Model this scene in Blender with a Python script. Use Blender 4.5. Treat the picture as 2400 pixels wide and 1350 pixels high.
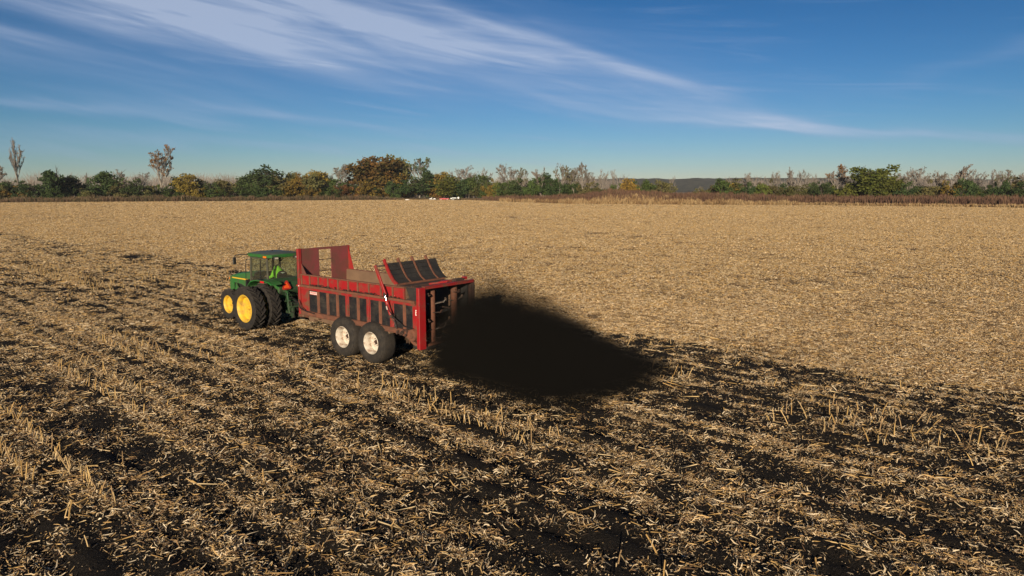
import bpy, bmesh, math, random
import numpy as np
from mathutils import Vector, Matrix

R = math.radians
sc = bpy.context.scene
for o in list(bpy.data.objects):
    bpy.data.objects.remove(o)

# ------------------------------------------------------------------ camera
CAM_H = 5.8
FPX = 1600.0          # focal length in photograph pixels (24 mm on a 36 mm wide frame)
HORIZON = 446.0
cam = bpy.data.cameras.new('camera')
cam.lens = 24.0
cam.sensor_width = 36.0
cam.clip_end = 20000
cam_o = bpy.data.objects.new('camera', cam)
sc.collection.objects.link(cam_o)
PITCH = math.atan((675 - HORIZON) / FPX)
cam_o.location = (0, 0, CAM_H)
cam_o.rotation_euler = (math.pi / 2 - PITCH, 0, 0)
sc.camera = cam_o

# ------------------------------------------------------------------ light
SUN_EL = R(14.0)
SUN_DIR = Vector((-0.165, -0.986, 0)).normalized()      # horizontal direction towards the sun
EXPOSURE = 0.47
SKY_STRENGTH = 0.085
SUN_STRENGTH = 4.6
SKY_GAMMA = (1.9, 1.37, 1.38)
SKY_TINT = (.285, .395, .610)

sun = bpy.data.lights.new('sun', 'SUN')
sun.energy = SUN_STRENGTH
sun.angle = R(0.53)
sun.color = (1.0, 0.82, 0.59)
sun_o = bpy.data.objects.new('sun', sun)
sc.collection.objects.link(sun_o)
sd = Vector((SUN_DIR.x * math.cos(SUN_EL), SUN_DIR.y * math.cos(SUN_EL), math.sin(SUN_EL)))
sun_o.rotation_euler = sd.to_track_quat('Z', 'Y').to_euler()
sun_o.location = (0, -60, 60)

class NT:
    """small helper for node trees"""
    def __init__(self, tree):
        self.t = tree
        self.n = tree.nodes
        self.l = tree.links
    def node(self, typ, **kw):
        nd = self.n.new(typ)
        for k, v in kw.items():
            setattr(nd, k, v)
        return nd
    def put(self, sock, v):
        if isinstance(v, bpy.types.NodeSocket):
            self.l.new(v, sock)
        elif v is not None:
            sock.default_value = v
    def m(self, op, a, b=None, c=None, clamp=False):
        nd = self.node('ShaderNodeMath', operation=op, use_clamp=clamp)
        self.put(nd.inputs[0], a)
        self.put(nd.inputs[1], b)
        self.put(nd.inputs[2], c)
        return nd.outputs[0]
    def comb(self, x, y, z):
        nd = self.node('ShaderNodeCombineXYZ')
        for i, v in enumerate((x, y, z)):
            self.put(nd.inputs[i], v)
        return nd.outputs[0]
    def sep(self, v):
        nd = self.node('ShaderNodeSeparateXYZ')
        self.put(nd.inputs[0], v)
        return nd.outputs
    def noise(self, vec, scale, detail=4, rough=.5, dist=0.0):
        nd = self.node('ShaderNodeTexNoise')
        self.put(nd.inputs['Vector'], vec)
        nd.inputs['Scale'].default_value = scale
        nd.inputs['Detail'].default_value = detail
        nd.inputs['Roughness'].default_value = rough
        nd.inputs['Distortion'].default_value = dist
        return nd.outputs['Fac']
    def smooth(self, v, a, b, lo=0.0, hi=1.0):
        nd = self.node('ShaderNodeMapRange', interpolation_type='SMOOTHSTEP')
        self.put(nd.inputs[0], v)
        nd.inputs[1].default_value = a
        nd.inputs[2].default_value = b
        nd.inputs[3].default_value = lo
        nd.inputs[4].default_value = hi
        return nd.outputs[0]
    def mix(self, f, a, b):
        nd = self.node('ShaderNodeMix', data_type='RGBA')
        self.put(nd.inputs[0], f)
        for s, v in ((nd.inputs[6], a), (nd.inputs[7], b)):
            if isinstance(v, tuple) and len(v) == 3:
                v = (*v, 1)
            self.put(s, v)
        return nd.outputs[2]
    def ramp(self, f, stops):
        nd = self.node('ShaderNodeValToRGB')
        self.put(nd.inputs[0], f)
        e = nd.color_ramp.elements
        while len(e) < len(stops):
            e.new(0.5)
        for i, (p, c) in enumerate(stops):
            e[i].position = p
            e[i].color = (*c, 1)
        return nd.outputs[0]

world = bpy.data.worlds.new('World')
sc.world = world
world.use_nodes = True
w = NT(world.node_tree)
w.n.clear()
sky = w.node('ShaderNodeTexSky', sky_type='NISHITA')
sky.sun_disc = False
sky.sun_elevation = SUN_EL
sky.sun_rotation = math.atan2(SUN_DIR.x, SUN_DIR.y)
sky.altitude = 250
sky.air_density = 0.9
sky.dust_density = 0.0
sky.ozone_density = 1.2
tc = w.node('ShaderNodeTexCoord')
dx, dy, dz = w.sep(tc.outputs['Generated'])
# cirrus: a high thin layer; coordinates on the layer plane seen from below, long streaks
az = w.m('ARCTAN2', dx, dy)
el = w.m('ARCSINE', dz)
def streak(a0, e0, slope, la, lb, warp):
    """soft elongated bank of cirrus around azimuth a0, elevation e0 (radians)"""
    da = w.m('SUBTRACT', az, a0)
    de = w.m('SUBTRACT', w.m('SUBTRACT', w.m('ADD', el, warp), e0), w.m('MULTIPLY', da, slope))
    q = w.m('ADD', w.m('POWER', w.m('ABSOLUTE', w.m('DIVIDE', da, la)), 2.0), w.m('POWER', w.m('ABSOLUTE', w.m('DIVIDE', de, lb)), 2.0))
    return w.m('POWER', 2.718, w.m('MULTIPLY', q, -1.0))
lay = w.comb(w.m('ADD', w.m('MULTIPLY', az, 1.0), w.m('MULTIPLY', el, 1.6)), w.m('ADD', w.m('MULTIPLY', el, 6.5), w.m('MULTIPLY', az, 1.3)), 0.3)
n_big = w.noise(lay, 2.3, 3, .55, .4)
n_mid = w.noise(lay, 4.5, 5, .55, .5)
lay2 = w.comb(w.m('MULTIPLY', az, 3.0), w.m('ADD', w.m('MULTIPLY', el, 38.0), w.m('MULTIPLY', az, 3.2)), 1.7)
n_fine = w.noise(lay2, 1.5, 6, .58, .7)
warp = w.m('MULTIPLY', w.m('SUBTRACT', n_big, .5), .10)
banks = None
for (a0, e0, slope, la, lb, amp) in [
        (-.33, .226, -.11, .46, .056, .95),      # broad main bank
        (-.06, .186, -.20, .28, .036, .95),
        (.13, .176, -.27, .16, .020, .48),
        (.22, .140, -.25, .16, .022, .42),
        (-.02, .225, -.27, .14, .010, .45),
        (-.62, .165, -.06, .22, .013, .60),
        (-.50, .128, -.10, .30, .028, .42),
        (-.58, .093, -.01, .20, .008, .55),
        (.47, .079, -.125, .30, .009, .85),
        (-.56, .222, -.03, .28, .028, .80),
        (.27, .100, -.10, .09, .006, .5),
        (-.30, .100, -.02, .22, .010, .35),
        (-.50, .058, -.01, .34, .012, .42),
        (-.05, .050, -.05, .22, .006, .35),
        (.62, .155, .14, .16, .010, .30),
        (1.6, .30, .1, .5, .06, .7), (-1.7, .25, .1, .5, .05, .7), (2.8, .35, .0, .6, .07, .7)]:
    s_ = w.m('MULTIPLY', streak(a0, e0, slope, la, lb, warp), amp)
    banks = s_ if banks is None else w.m('ADD', banks, s_)
tex = w.m('ADD', w.m('MULTIPLY', w.smooth(n_mid, .25, .75), .52), w.m('MULTIPLY', w.smooth(n_fine, .28, .78), .24))
cl = w.m('MULTIPLY', banks, w.m('ADD', tex, .26), clamp=True)
veil = w.m('MULTIPLY', w.smooth(n_fine, .5, .85), w.smooth(n_big, .40, .68, 0, .42))
cl = w.m('MULTIPLY', w.m('ADD', cl, veil), w.smooth(dz, -.01, .06), clamp=True)
cl = w.m('MULTIPLY', cl, .72)
cloud_col = w.mix(cl, (2.35, 3.25, 5.1), (4.7, 5.3, 6.6))
# deepen the clear air: contrast and tint of the whole sky alike
GAIN = SKY_STRENGTH * 2 ** EXPOSURE
chan = []
for ch, k_, g_ in zip(w.sep(sky.outputs[0]), SKY_TINT, SKY_GAMMA):
    v_ = w.m('MINIMUM', w.m('MULTIPLY', ch, GAIN), 1.7)
    chan.append(w.m('MULTIPLY', w.m('POWER', v_, g_), k_ / GAIN))
col = w.mix(cl, w.comb(*chan), cloud_col)
bg = w.node('ShaderNodeBackground')
bg.inputs['Strength'].default_value = SKY_STRENGTH
w.l.new(col, bg.inputs['Color'])
wo = w.node('ShaderNodeOutputWorld')
w.l.new(bg.outputs[0], wo.inputs['Surface'])

vs = sc.view_settings
vs.view_transform = 'Standard'
vs.look = 'None'
vs.exposure = EXPOSURE
vs.gamma = 1
vs.use_curve_mapping = False
sc.render.engine = 'CYCLES'
sc.render.resolution_x, sc.render.resolution_y = 1024, 576

# ------------------------------------------------------------------ helpers
def link(o, parent=None):
    sc.collection.objects.link(o)
    if parent is not None:
        o.parent = parent
    return o

def tag(o, label=None, cat=None, group=None, kind=None):
    if label: o['label'] = label
    if cat: o['category'] = cat
    if group: o['group'] = group
    if kind: o['kind'] = kind
    return o

def empty(name, loc=(0, 0, 0), rz=0.0):
    o = bpy.data.objects.new(name, None)
    o.empty_display_size = .3
    o.location = loc
    o.rotation_euler = (0, 0, rz)
    return link(o)

def copy_tree(o, parent=None):
    c = o.copy()
    link(c, parent)
    for ch in list(o.children):
        copy_tree(ch, c)
    return c

class MB:
    """collects primitive shapes into one mesh"""
    def __init__(self):
        self.v = []
        self.f = []
    def add(self, vs_, fs_):
        b = len(self.v)
        self.v += [tuple(p) for p in vs_]
        self.f += [tuple(b + i for i in f) for f in fs_]
        return self
    def box(self, x0, x1, y0, y1, z0, z1, mat=None):
        p = [(x, y, z) for z in (z0, z1) for y in (y0, y1) for x in (x0, x1)]
        if mat is not None:
            p = [mat @ Vector(q) for q in p]
        return self.add(p, [(0, 2, 3, 1), (4, 5, 7, 6), (0, 1, 5, 4), (2, 6, 7, 3), (0, 4, 6, 2), (1, 3, 7, 5)])
    def bar(self, a, b, wy, wz, up=(0, 0, 1)):
        """rectangular bar from a to b"""
        a, b = Vector(a), Vector(b)
        d = (b - a).normalized()
        s = d.cross(Vector(up))
        if s.length < 1e-4:
            s = d.cross(Vector((1, 0, 0)))
        s.normalize()
        t = s.cross(d)
        p = []
        for e in (a, b):
            for i, j in ((-1, -1), (1, -1), (1, 1), (-1, 1)):
                p.append(e + s * (i * wy / 2) + t * (j * wz / 2))
        return self.add(p, [(3, 2, 1, 0), (4, 5, 6, 7), (0, 1, 5, 4), (1, 2, 6, 5), (2, 3, 7, 6), (3, 0, 4, 7)])
    def tube(self, pts, r, seg=6, cap=True):
        """round tube through points; r a number or a list"""
        pts = [Vector(p) for p in pts]
        n = len(pts)
        rr = r if isinstance(r, (list, tuple)) else [r] * n
        b = len(self.v)
        prev = None
        for i, p in enumerate(pts):
            d = (pts[min(i + 1, n - 1)] - pts[max(i - 1, 0)]).normalized()
            if prev is None:
                s = d.cross(Vector((0, 0, 1)))
                if s.length < 1e-3:
                    s = Vector((1, 0, 0))
            else:
                s = prev - d * prev.dot(d)
            s.normalize()
            prev = s
            t = d.cross(s)
            for k in range(seg):
                a = 2 * math.pi * k / seg
                self.v.append(tuple(p + (s * math.cos(a) + t * math.sin(a)) * rr[i]))
        for i in range(n - 1):
            for k in range(seg):
                k2 = (k + 1) % seg
                self.f.append((b + i * seg + k, b + i * seg + k2, b + (i + 1) * seg + k2, b + (i + 1) * seg + k))
        if cap:
            self.f.append(tuple(b + k for k in reversed(range(seg))))
            self.f.append(tuple(b + (n - 1) * seg + k for k in range(seg)))
        return self
    def prism(self, poly, axis, a, b):
        """extrude a polygon along an axis ('x','y','z') from a to b; poly gives the two other coordinates in order"""
        def mk(p, h):
            u, v_ = p
            return {'x': (h, u, v_), 'y': (u, h, v_), 'z': (u, v_, h)}[axis]
        n = len(poly)
        vs_ = [mk(p, a) for p in poly] + [mk(p, b) for p in poly]
        fs_ = [tuple(range(n)), tuple(reversed(range(n, 2 * n)))]
        for i in range(n):
            j = (i + 1) % n
            fs_.append((i, i + n, j + n, j))
        return self.add(vs_, fs_)
    def lathe(self, prof, seg, c=(0, 0, 0), close=False):
        """revolve (radius, y) profile about the local y axis"""
        b = len(self.v)
        m = len(prof)
        for k in range(seg):
            a = 2 * math.pi * k / seg
            for r_, y in prof:
                self.v.append((c[0] + r_ * math.cos(a), c[1] + y, c[2] + r_ * math.sin(a)))
        rng = m if close else m - 1
        for k in range(seg):
            k2 = (k + 1) % seg
            for i in range(rng):
                j = (i + 1) % m
                self.f.append((b + k * m + i, b + k * m + j, b + k2 * m + j, b + k2 * m + i))
        return self
    def loft(self, secs, cap=True):
        b = len(self.v)
        n = len(secs[0])
        for s in secs:
            self.v += [tuple(p) for p in s]
        for i in range(len(secs) - 1):
            for k in range(n):
                k2 = (k + 1) % n
                self.f.append((b + i * n + k, b + i * n + k2, b + (i + 1) * n + k2, b + (i + 1) * n + k))
        if cap:
            self.f.append(tuple(b + k for k in reversed(range(n))))
            self.f.append(tuple(b + (len(secs) - 1) * n + k for k in range(n)))
        return self
    def mesh(self, name, mat, smooth=False, bevel=0.0):
        me = bpy.data.meshes.new(name)
        me.from_pydata(self.v, [], self.f)
        bm = bmesh.new()
        bm.from_mesh(me)
        bmesh.ops.recalc_face_normals(bm, faces=bm.faces)
        if bevel:
            es = [e for e in bm.edges if len(e.link_faces) == 2 and e.calc_face_angle(0) > .6]
            bmesh.ops.bevel(bm, geom=es, offset=bevel, segments=1, affect='EDGES', clamp_overlap=True)
        bm.to_mesh(me)
        bm.free()
        if mat:
            me.materials.append(mat)
        if smooth:
            me.shade_smooth()
            if smooth != 'all':
                me.set_sharp_from_angle(angle=R(38))
        return me
    def build(self, name, mat, parent=None, smooth=False, bevel=0.0):
        return link(bpy.data.objects.new(name, self.mesh(name, mat, smooth, bevel)), parent)

def np_mesh(name, verts, faces_quads=None, faces_tris=None, mat=None, smooth=False):
    me = bpy.data.meshes.new(name)
    verts = np.asarray(verts, dtype=np.float32)
    me.vertices.add(len(verts))
    me.vertices.foreach_set('co', verts.ravel())
    idx, starts, tot = [], [], 0
    for f, k in ((faces_quads, 4), (faces_tris, 3)):
        if f is None or len(f) == 0:
            continue
        f = np.asarray(f, dtype=np.int32)
        idx.append(f.ravel())
        starts.append(tot + np.arange(len(f), dtype=np.int32) * k)
        tot += f.size
    idx = np.concatenate(idx)
    starts = np.concatenate(starts)
    me.loops.add(len(idx))
    me.loops.foreach_set('vertex_index', idx)
    me.polygons.add(len(starts))
    me.polygons.foreach_set('loop_start', starts)
    me.update(calc_edges=True)
    me.validate()
    if mat:
        me.materials.append(mat)
    if smooth:
        me.shade_smooth()
    return me

def set_attr(me, name, vals, typ='FLOAT'):
    a = me.attributes.new(name, typ, 'POINT')
    key = {'FLOAT': 'value', 'INT': 'value', 'FLOAT_VECTOR': 'vector', 'FLOAT_COLOR': 'color'}[typ]
    a.data.foreach_set(key, np.asarray(vals, dtype=np.int32 if typ == 'INT' else np.float32).ravel())

# value noise on a lattice (numpy)
def _hash(ix, iy, seed):
    h = (ix.astype(np.int64) * 374761393 + iy.astype(np.int64) * 668265263 + seed * 974634777) & 0xFFFFFFFF
    h = ((h ^ (h >> 13)) * 1274126177) & 0xFFFFFFFF
    return ((h ^ (h >> 16)) & 0xFFFFFF) / float(0xFFFFFF)
def vnoise(x, y, seed=0):
    x = np.asarray(x, float); y = np.asarray(y, float)
    ix, iy = np.floor(x), np.floor(y)
    fx, fy = x - ix, y - iy
    fx = fx * fx * (3 - 2 * fx); fy = fy * fy * (3 - 2 * fy)
    a = _hash(ix, iy, seed); b = _hash(ix + 1, iy, seed)
    c = _hash(ix, iy + 1, seed); d = _hash(ix + 1, iy + 1, seed)
    return (a * (1 - fx) + b * fx) * (1 - fy) + (c * (1 - fx) + d * fx) * fy
def fbm(x, y, seed=0, oct=4):
    s, a, t = 0, .5, 0
    for k in range(oct):
        s = s + a * vnoise(x * 2 ** k, y * 2 ** k, seed + 17 * k); t += a; a *= .5
    return s / t
def sstep(a, b, v):
    t = np.clip((v - a) / (b - a), 0, 1)
    return t * t * (3 - 2 * t)

# ------------------------------------------------------------------ materials
def mat(name):
    m_ = bpy.data.materials.new(name)
    m_.use_nodes = True
    t = NT(m_.node_tree)
    bs = t.n['Principled BSDF']
    return m_, t, bs

def plain(name, col, rough=.5, metal=0.0, spec=.5, coat=0.0):
    m_, t, b = mat(name)
    b.inputs['Base Color'].default_value = (*col, 1)
    b.inputs['Roughness'].default_value = rough
    b.inputs['Metallic'].default_value = metal
    b.inputs['Specular IOR Level'].default_value = spec
    b.inputs['Coat Weight'].default_value = coat
    return m_

def worn(name, col, dirt, scale=3.0, amount=.5, sharp=.12, rough=.5, second=None, bump=.0, fine=22.0):
    """paint or metal with patches of dirt/rust that have their own shape"""
    m_, t, b = mat(name)
    co = t.node('ShaderNodeTexCoord').outputs['Object']
    n1 = t.noise(co, scale, 6, .62, .4)
    n2 = t.noise(co, fine, 4, .6)
    v = t.m('ADD', t.m('MULTIPLY', n1, .72), t.m('MULTIPLY', n2, .28))
    thr = .62 - .24 * amount
    f = t.smooth(v, thr - sharp * .5, thr + sharp * .5)
    base = t.mix(n2, tuple(c * .86 for c in col), tuple(min(1, c * 1.12) for c in col))
    if second:
        base = t.mix(t.smooth(t.noise(co, scale * .45, 3), .42, .62), base, second)
    d = t.mix(n2, tuple(c * .65 for c in dirt), tuple(c * 1.3 for c in dirt))
    t.put(b.inputs['Base Color'], t.mix(f, base, d))
    t.put(b.inputs['Roughness'], t.m('ADD', t.m('MULTIPLY', f, .85 - rough), rough))
    if bump:
        bp = t.node('ShaderNodeBump')
        bp.inputs['Strength'].default_value = bump
        bp.inputs['Distance'].default_value = .01
        t.put(bp.inputs['Height'], v)
        t.put(b.inputs['Normal'], bp.outputs[0])
    return m_

M = {}
M['red'] = worn('red_paint', (.27, .018, .018), (.13, .055, .030), 2.2, .32, .16, .48)
M['red_clean'] = worn('bright_red_paint', (.31, .013, .016), (.15, .05, .03), 2.6, .24, .2, .42)
M['red_dull'] = worn('dull_red_paint', (.205, .042, .046), (.10, .050, .032), 1.6, .48, .35, .7)
M['rust'] = worn('rusted_steel', (.19, .070, .038), (.105, .048, .030), 4.0, .5, .3, .8)
M['rust_dark'] = worn('dark_rusted_steel', (.075, .036, .026), (.030, .022, .018), 3.0, .5, .3, .85)
M['tan_wall'] = worn('scoured_inner_wall', (.20, .125, .075), (.115, .070, .045), 1.2, .5, .5, .7)
M['poly'] = worn('black_poly_board', (.012, .013, .016), (.045, .036, .028), 3.0, .18, .35, .45)
M['poly_dusty'] = worn('dusty_black_board', (.013, .013, .014), (.035, .031, .027), 2.0, .4, .4, .7)
M['compost'] = worn('black_compost', (.013, .0115, .010), (.030, .024, .019), 6.0, .4, .3, .95)
M['green'] = worn('green_paint', (.022, .155, .030), (.060, .070, .035), 3.0, .26, .4, .42)
M['green_dull'] = worn('dusty_green_paint', (.018, .090, .026), (.032, .034, .022), 3.0, .42, .35, .55)
M['green_dark'] = worn('grimy_green_castings', (.016, .060, .020), (.020, .018, .014), 5.0, .52, .25, .7)
M['yellow'] = worn('yellow_wheel_paint', (.70, .45, .030), (.34, .21, .06), 4.0, .24, .35, .5)
M['stripe'] = plain('yellow_stripe', (.72, .42, .03), .4)
M['white_wheel'] = worn('white_wheel_paint', (.62, .58, .50), (.24, .14, .085), 5.0, .27, .3, .6)
M['tyre'] = worn('tyre_rubber', (.011, .010, .0095), (.034, .027, .021), 5.0, .30, .4, .85, bump=.2)
M['tyre_side'] = worn('dusty_tyre_sidewall', (.012, .011, .011), (.042, .034, .026), 3.5, .40, .4, .88)
M['black'] = plain('black_plastic', (.014, .014, .014), .5)
M['black_rub'] = plain('black_hose', (.012, .012, .012), .6)
M['cabframe'] = worn('cab_frame_grey', (.050, .054, .040), (.085, .075, .05), 5, .35, .3, .6)
M['rooftop'] = worn('sky_tinted_roof_top', (.055, .085, .070), (.11, .11, .09), 6, .35, .4, .42)  # sky reflection painted into the grey of the roof, under patches of dirt
M['dark_int'] = plain('dark_interior', (.012, .013, .013), .7)
M['seat'] = plain('black_seat_cloth', (.013, .013, .014), .85)
M['chrome'] = plain('chrome_rod', (.85, .85, .85), .18, 1.0)
M['steel'] = worn('bare_steel', (.20, .18, .16), (.10, .06, .04), 6, .5, .3, .5)
M['decal_white'] = plain('white_decal', (.78, .74, .70), .5)
M['decal_red'] = plain('red_decal', (.55, .03, .03), .5)
M['amber'] = plain('amber_lens', (.85, .20, .01), .25)
M['tail'] = plain('red_lens', (.55, .01, .02), .25)
M['lamp_glass'] = plain('lamp_glass', (.45, .43, .36), .25)
M['smv'] = plain('orange_fluorescent_panel', (.80, .10, .015), .5)
M['smv_red'] = plain('dark_red_reflector', (.42, .03, .02), .35)
M['hivis'] = worn('hi_vis_green_cloth', (.34, .80, .05), (.22, .55, .04), 6, .3, .5, .85)
M['trouser'] = plain('dark_trousers', (.02, .022, .03), .9)
M['skin'] = plain('skin', (.42, .24, .16), .6)
M['shoe'] = plain('brown_boot', (.05, .03, .02), .7)
M['white_body'] = plain('white_vehicle_paint', (.80, .80, .78), .4)
M['red_truck'] = plain('red_truck_paint', (.40, .010, .022), .3, coat=.3)
M['car_glass'] = plain('car_window', (.015, .02, .025), .1)
M['alu'] = plain('grey_tank', (.42, .46, .47), .35, .3)

m_, t, b = mat('cab_glass')
t.n.remove(b)
tr = t.node('ShaderNodeBsdfTransparent'); tr.inputs[0].default_value = (.84, .90, .86, 1)
gl = t.node('ShaderNodeBsdfGlossy'); gl.inputs['Roughness'].default_value = .03
fr = t.node('ShaderNodeLayerWeight'); fr.inputs[0].default_value = .5
df = t.node('ShaderNodeBsdfDiffuse'); df.inputs[0].default_value = (.25, .22, .17, 1)
co = t.node('ShaderNodeTexCoord').outputs['Object']
mx = t.node('ShaderNodeMixShader'); t.put(mx.inputs[0], t.m('MULTIPLY', t.noise(co, 5, 5, .6), .14))
t.l.new(tr.outputs[0], mx.inputs[1]); t.l.new(df.outputs[0], mx.inputs[2])
mx2 = t.node('ShaderNodeMixShader'); t.put(mx2.inputs[0], t.m('ADD', t.m('MULTIPLY', t.m('POWER', fr.outputs['Facing'], 4.0), .4), .025))
t.l.new(mx.outputs[0], mx2.inputs[1]); t.l.new(gl.outputs[0], mx2.inputs[2])
t.l.new(mx2.outputs[0], t.n['Material Output'].inputs['Surface'])
M['glass'] = m_

def attr_mat(name, rough=.75, trans=.25, gain=1.0, objvar=.0):
    """colour from the 'col' attribute of the pieces"""
    m_, t, b = mat(name)
    a = t.node('ShaderNodeAttribute', attribute_name='col')
    c = a.outputs['Color']
    if objvar:
        oi = t.node('ShaderNodeObjectInfo')
        hv = t.node('ShaderNodeHueSaturation')
        t.put(hv.inputs['Value'], t.m('ADD', t.m('MULTIPLY', oi.outputs['Random'], objvar), 1 - objvar / 2))
        t.l.new(c, hv.inputs['Color'])
        c = hv.outputs[0]
    t.l.new(c, b.inputs['Base Color'])
    b.inputs['Roughness'].default_value = rough
    b.inputs['Specular IOR Level'].default_value = .25
    if trans:
        tl = t.node('ShaderNodeBsdfTranslucent'); t.l.new(c, tl.inputs[0])
        mx = t.node('ShaderNodeMixShader'); mx.inputs[0].default_value = trans
        t.l.new(b.outputs[0], mx.inputs[1]); t.l.new(tl.outputs[0], mx.inputs[2])
        t.l.new(mx.outputs[0], t.n['Material Output'].inputs['Surface'])
    return m_
M['residue'] = attr_mat('corn_residue', .7, .15, objvar=.35)
M['weeds'] = attr_mat('dry_weed_stems', .9, .2)

def leaf_mat(name, c1, c2):
    m_, t, b = mat(name)
    g = t.node('ShaderNodeNewGeometry')
    oi = t.node('ShaderNodeObjectInfo')
    co = t.node('ShaderNodeTexCoord').outputs['Object']
    f = t.m('ADD', t.m('MULTIPLY', g.outputs['Random Per Island'], .55), t.m('MULTIPLY', t.smooth(t.noise(co, .55, 3), .35, .65), .45))
    c = t.mix(f, c1, c2)
    hv = t.node('ShaderNodeHueSaturation')
    t.put(hv.inputs['Value'], t.m('ADD', t.m('MULTIPLY', oi.outputs['Random'], .5), .75))
    t.put(hv.inputs['Hue'], t.m('ADD', t.m('MULTIPLY', t.m('FRACT', t.m('MULTIPLY', oi.outputs['Random'], 7.31)), .03), .485))
    t.l.new(c, hv.inputs['Color'])
    t.l.new(hv.outputs[0], b.inputs['Base Color'])
    b.inputs['Roughness'].default_value = .8
    b.inputs['Specular IOR Level'].default_value = .2
    tl = t.node('ShaderNodeBsdfTranslucent'); t.l.new(hv.outputs[0], tl.inputs[0])
    mx = t.node('ShaderNodeMixShader'); mx.inputs[0].default_value = .22
    t.l.new(b.outputs[0], mx.inputs[1]); t.l.new(tl.outputs[0], mx.inputs[2])
    t.l.new(mx.outputs[0], t.n['Material Output'].inputs['Surface'])
    return m_
LEAF = {
    'dark': leaf_mat('leaves_dark_green', (.027, .049, .019), (.068, .101, .032)),
    'green': leaf_mat('leaves_green', (.041, .070, .022), (.101, .142, .038)),
    'lime': leaf_mat('leaves_bright_green', (.068, .097, .019), (.182, .196, .041)),
    'olive': leaf_mat('leaves_olive', (.074, .074, .030), (.169, .155, .057)),
    'gold': leaf_mat('leaves_gold', (.128, .092, .024), (.317, .216, .043)),
    'orange': leaf_mat('leaves_orange_brown', (.115, .068, .027), (.270, .142, .041)),
    'autumn': leaf_mat('leaves_turning', (.046, .068, .022), (.230, .119, .035)),
    'tan': leaf_mat('leaves_faded_tan', (.155, .135, .10), (.26, .22, .165)),
}
M['bark_pale'] = worn('pale_bark', (.30, .27, .23), (.15, .13, .11), 1.5, .5, .4, .9)
M['bark_dark'] = worn('dark_bark', (.085, .070, .055), (.045, .038, .03), 1.5, .5, .4, .9)
M['twig'] = worn('grey_twigs', (.235, .21, .19), (.155, .135, .12), .8, .5, .5, .9)

# ------------------------------------------------------------------ field frame
ROW = R(48)
RV = np.array([-math.sin(ROW), math.cos(ROW)])       # along the corn rows
TV = np.array([-math.cos(ROW), -math.sin(ROW)])      # across them (towards the camera's left)
def st(x, y):
    return x * RV[0] + y * RV[1], x * TV[0] + y * TV[1]
def xy(s, t_):
    return s * RV[0] + t_ * TV[0], s * RV[1] + t_ * TV[1]

def edge_dist(px):
    """distance of the far field edge along the direction of a photograph column"""
    return np.interp(px, [-600, 0, 300, 600, 1000, 1100, 1200, 1330, 1600, 1900, 2400, 3000],
                     [300, 320, 342, 371, 422, 405, 335, 292, 273, 265, 226, 200])

BANDS = [(-13.6, .50, .75), (-12.2, .28, .45), (-10.5, .36, .55), (-8.0, .40, .40), (-5.3, .38, .55), (-2.5, .35, .55),
         (-0.7, .45, .6), (1.0, .4, .5), (3.2, .5, .5), (-16.4, .40, .35), (-18.6, .45, .35)]
def compost(x, y):
    """how far black compost, and shade painted under the machines, covers the residue, 0..1"""
    s, t_ = st(x, y)
    tw = t_ + (fbm(s / 9.0, t_ / 9.0, 5, 3) - .5) * 1.6
    edge = sstep(-24.6, -22.6, tw + (fbm(s / 2.5, t_ / 2.0, 8, 3) - .5) * 2.2)
    n1 = fbm(s / 6.0, t_ / .50, 1, 4)
    n2 = fbm(s / 1.6, t_ / .32, 2, 3)
    n3 = fbm(s / 11.0, t_ / 3.0, 3, 3)
    stripe = fbm(s / 24.0, t_ / .46, 141, 3)
    rows = np.cos(2 * math.pi * (t_ + .18) / .76)
    v = .33 + .75 * (n1 - .5) + .85 * (n2 - .5) + .6 * (n3 - .5) + 2.1 * (stripe - .5) - .26 * rows
    for t0, wd, am in BANDS:
        v = v + am * np.exp(-((tw - t0) / wd) ** 2) * (.45 + 1.1 * vnoise(s / 3.5, t0 + 0 * s, 9))
    fresh = (1 - sstep(10, 17, s)) * sstep(-25, -22.5, tw) * (1 - sstep(-15.5, -11.5, tw))
    v = v + fresh * .28
    far_band = sstep(22, 30, s) * np.exp(-((tw + 22.0) / 1.9) ** 2)
    v = v + far_band * .62
    v = v + .16 * (1 - sstep(18, 34, s)) - .12 * sstep(30, 60, s)
    ru, rn = (x + 4.8149) * -.7771 + (y - 22.6107) * .6293, (x + 4.8149) * -.6293 + (y - 22.6107) * -.7771
    v = v + .30 * sstep(-4, -1, ru) * (1 - sstep(8, 10, ru)) * np.exp(-((rn + 1.2) / 1.5) ** 2)      # driven strip under the machines: dust plus shadow painted in
    return np.clip(v, .12, 1) * edge

def height(x, y):
    s, t_ = st(x, y)
    d = np.hypot(x, y)
    near = 1 - sstep(60, 110, d)
    sp = sstep(-25, -22, t_)
    h = .055 * np.cos(2 * math.pi * t_ / .76) * (.4 + .6 * vnoise(s / 4, t_ / 1.5, 33))
    h = h + .10 * (fbm(s / 2.2, t_ / .8, 21, 4) - .5) + .07 * (fbm(x / .7, y / .7, 22, 3) - .5)
    h = h * (.45 + .55 * sp)
    for t0, wd, am in BANDS:
        h = h - .10 * am * np.exp(-((t_ - t0) / (wd * .9)) ** 2) * sp
    return h * near

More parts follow.
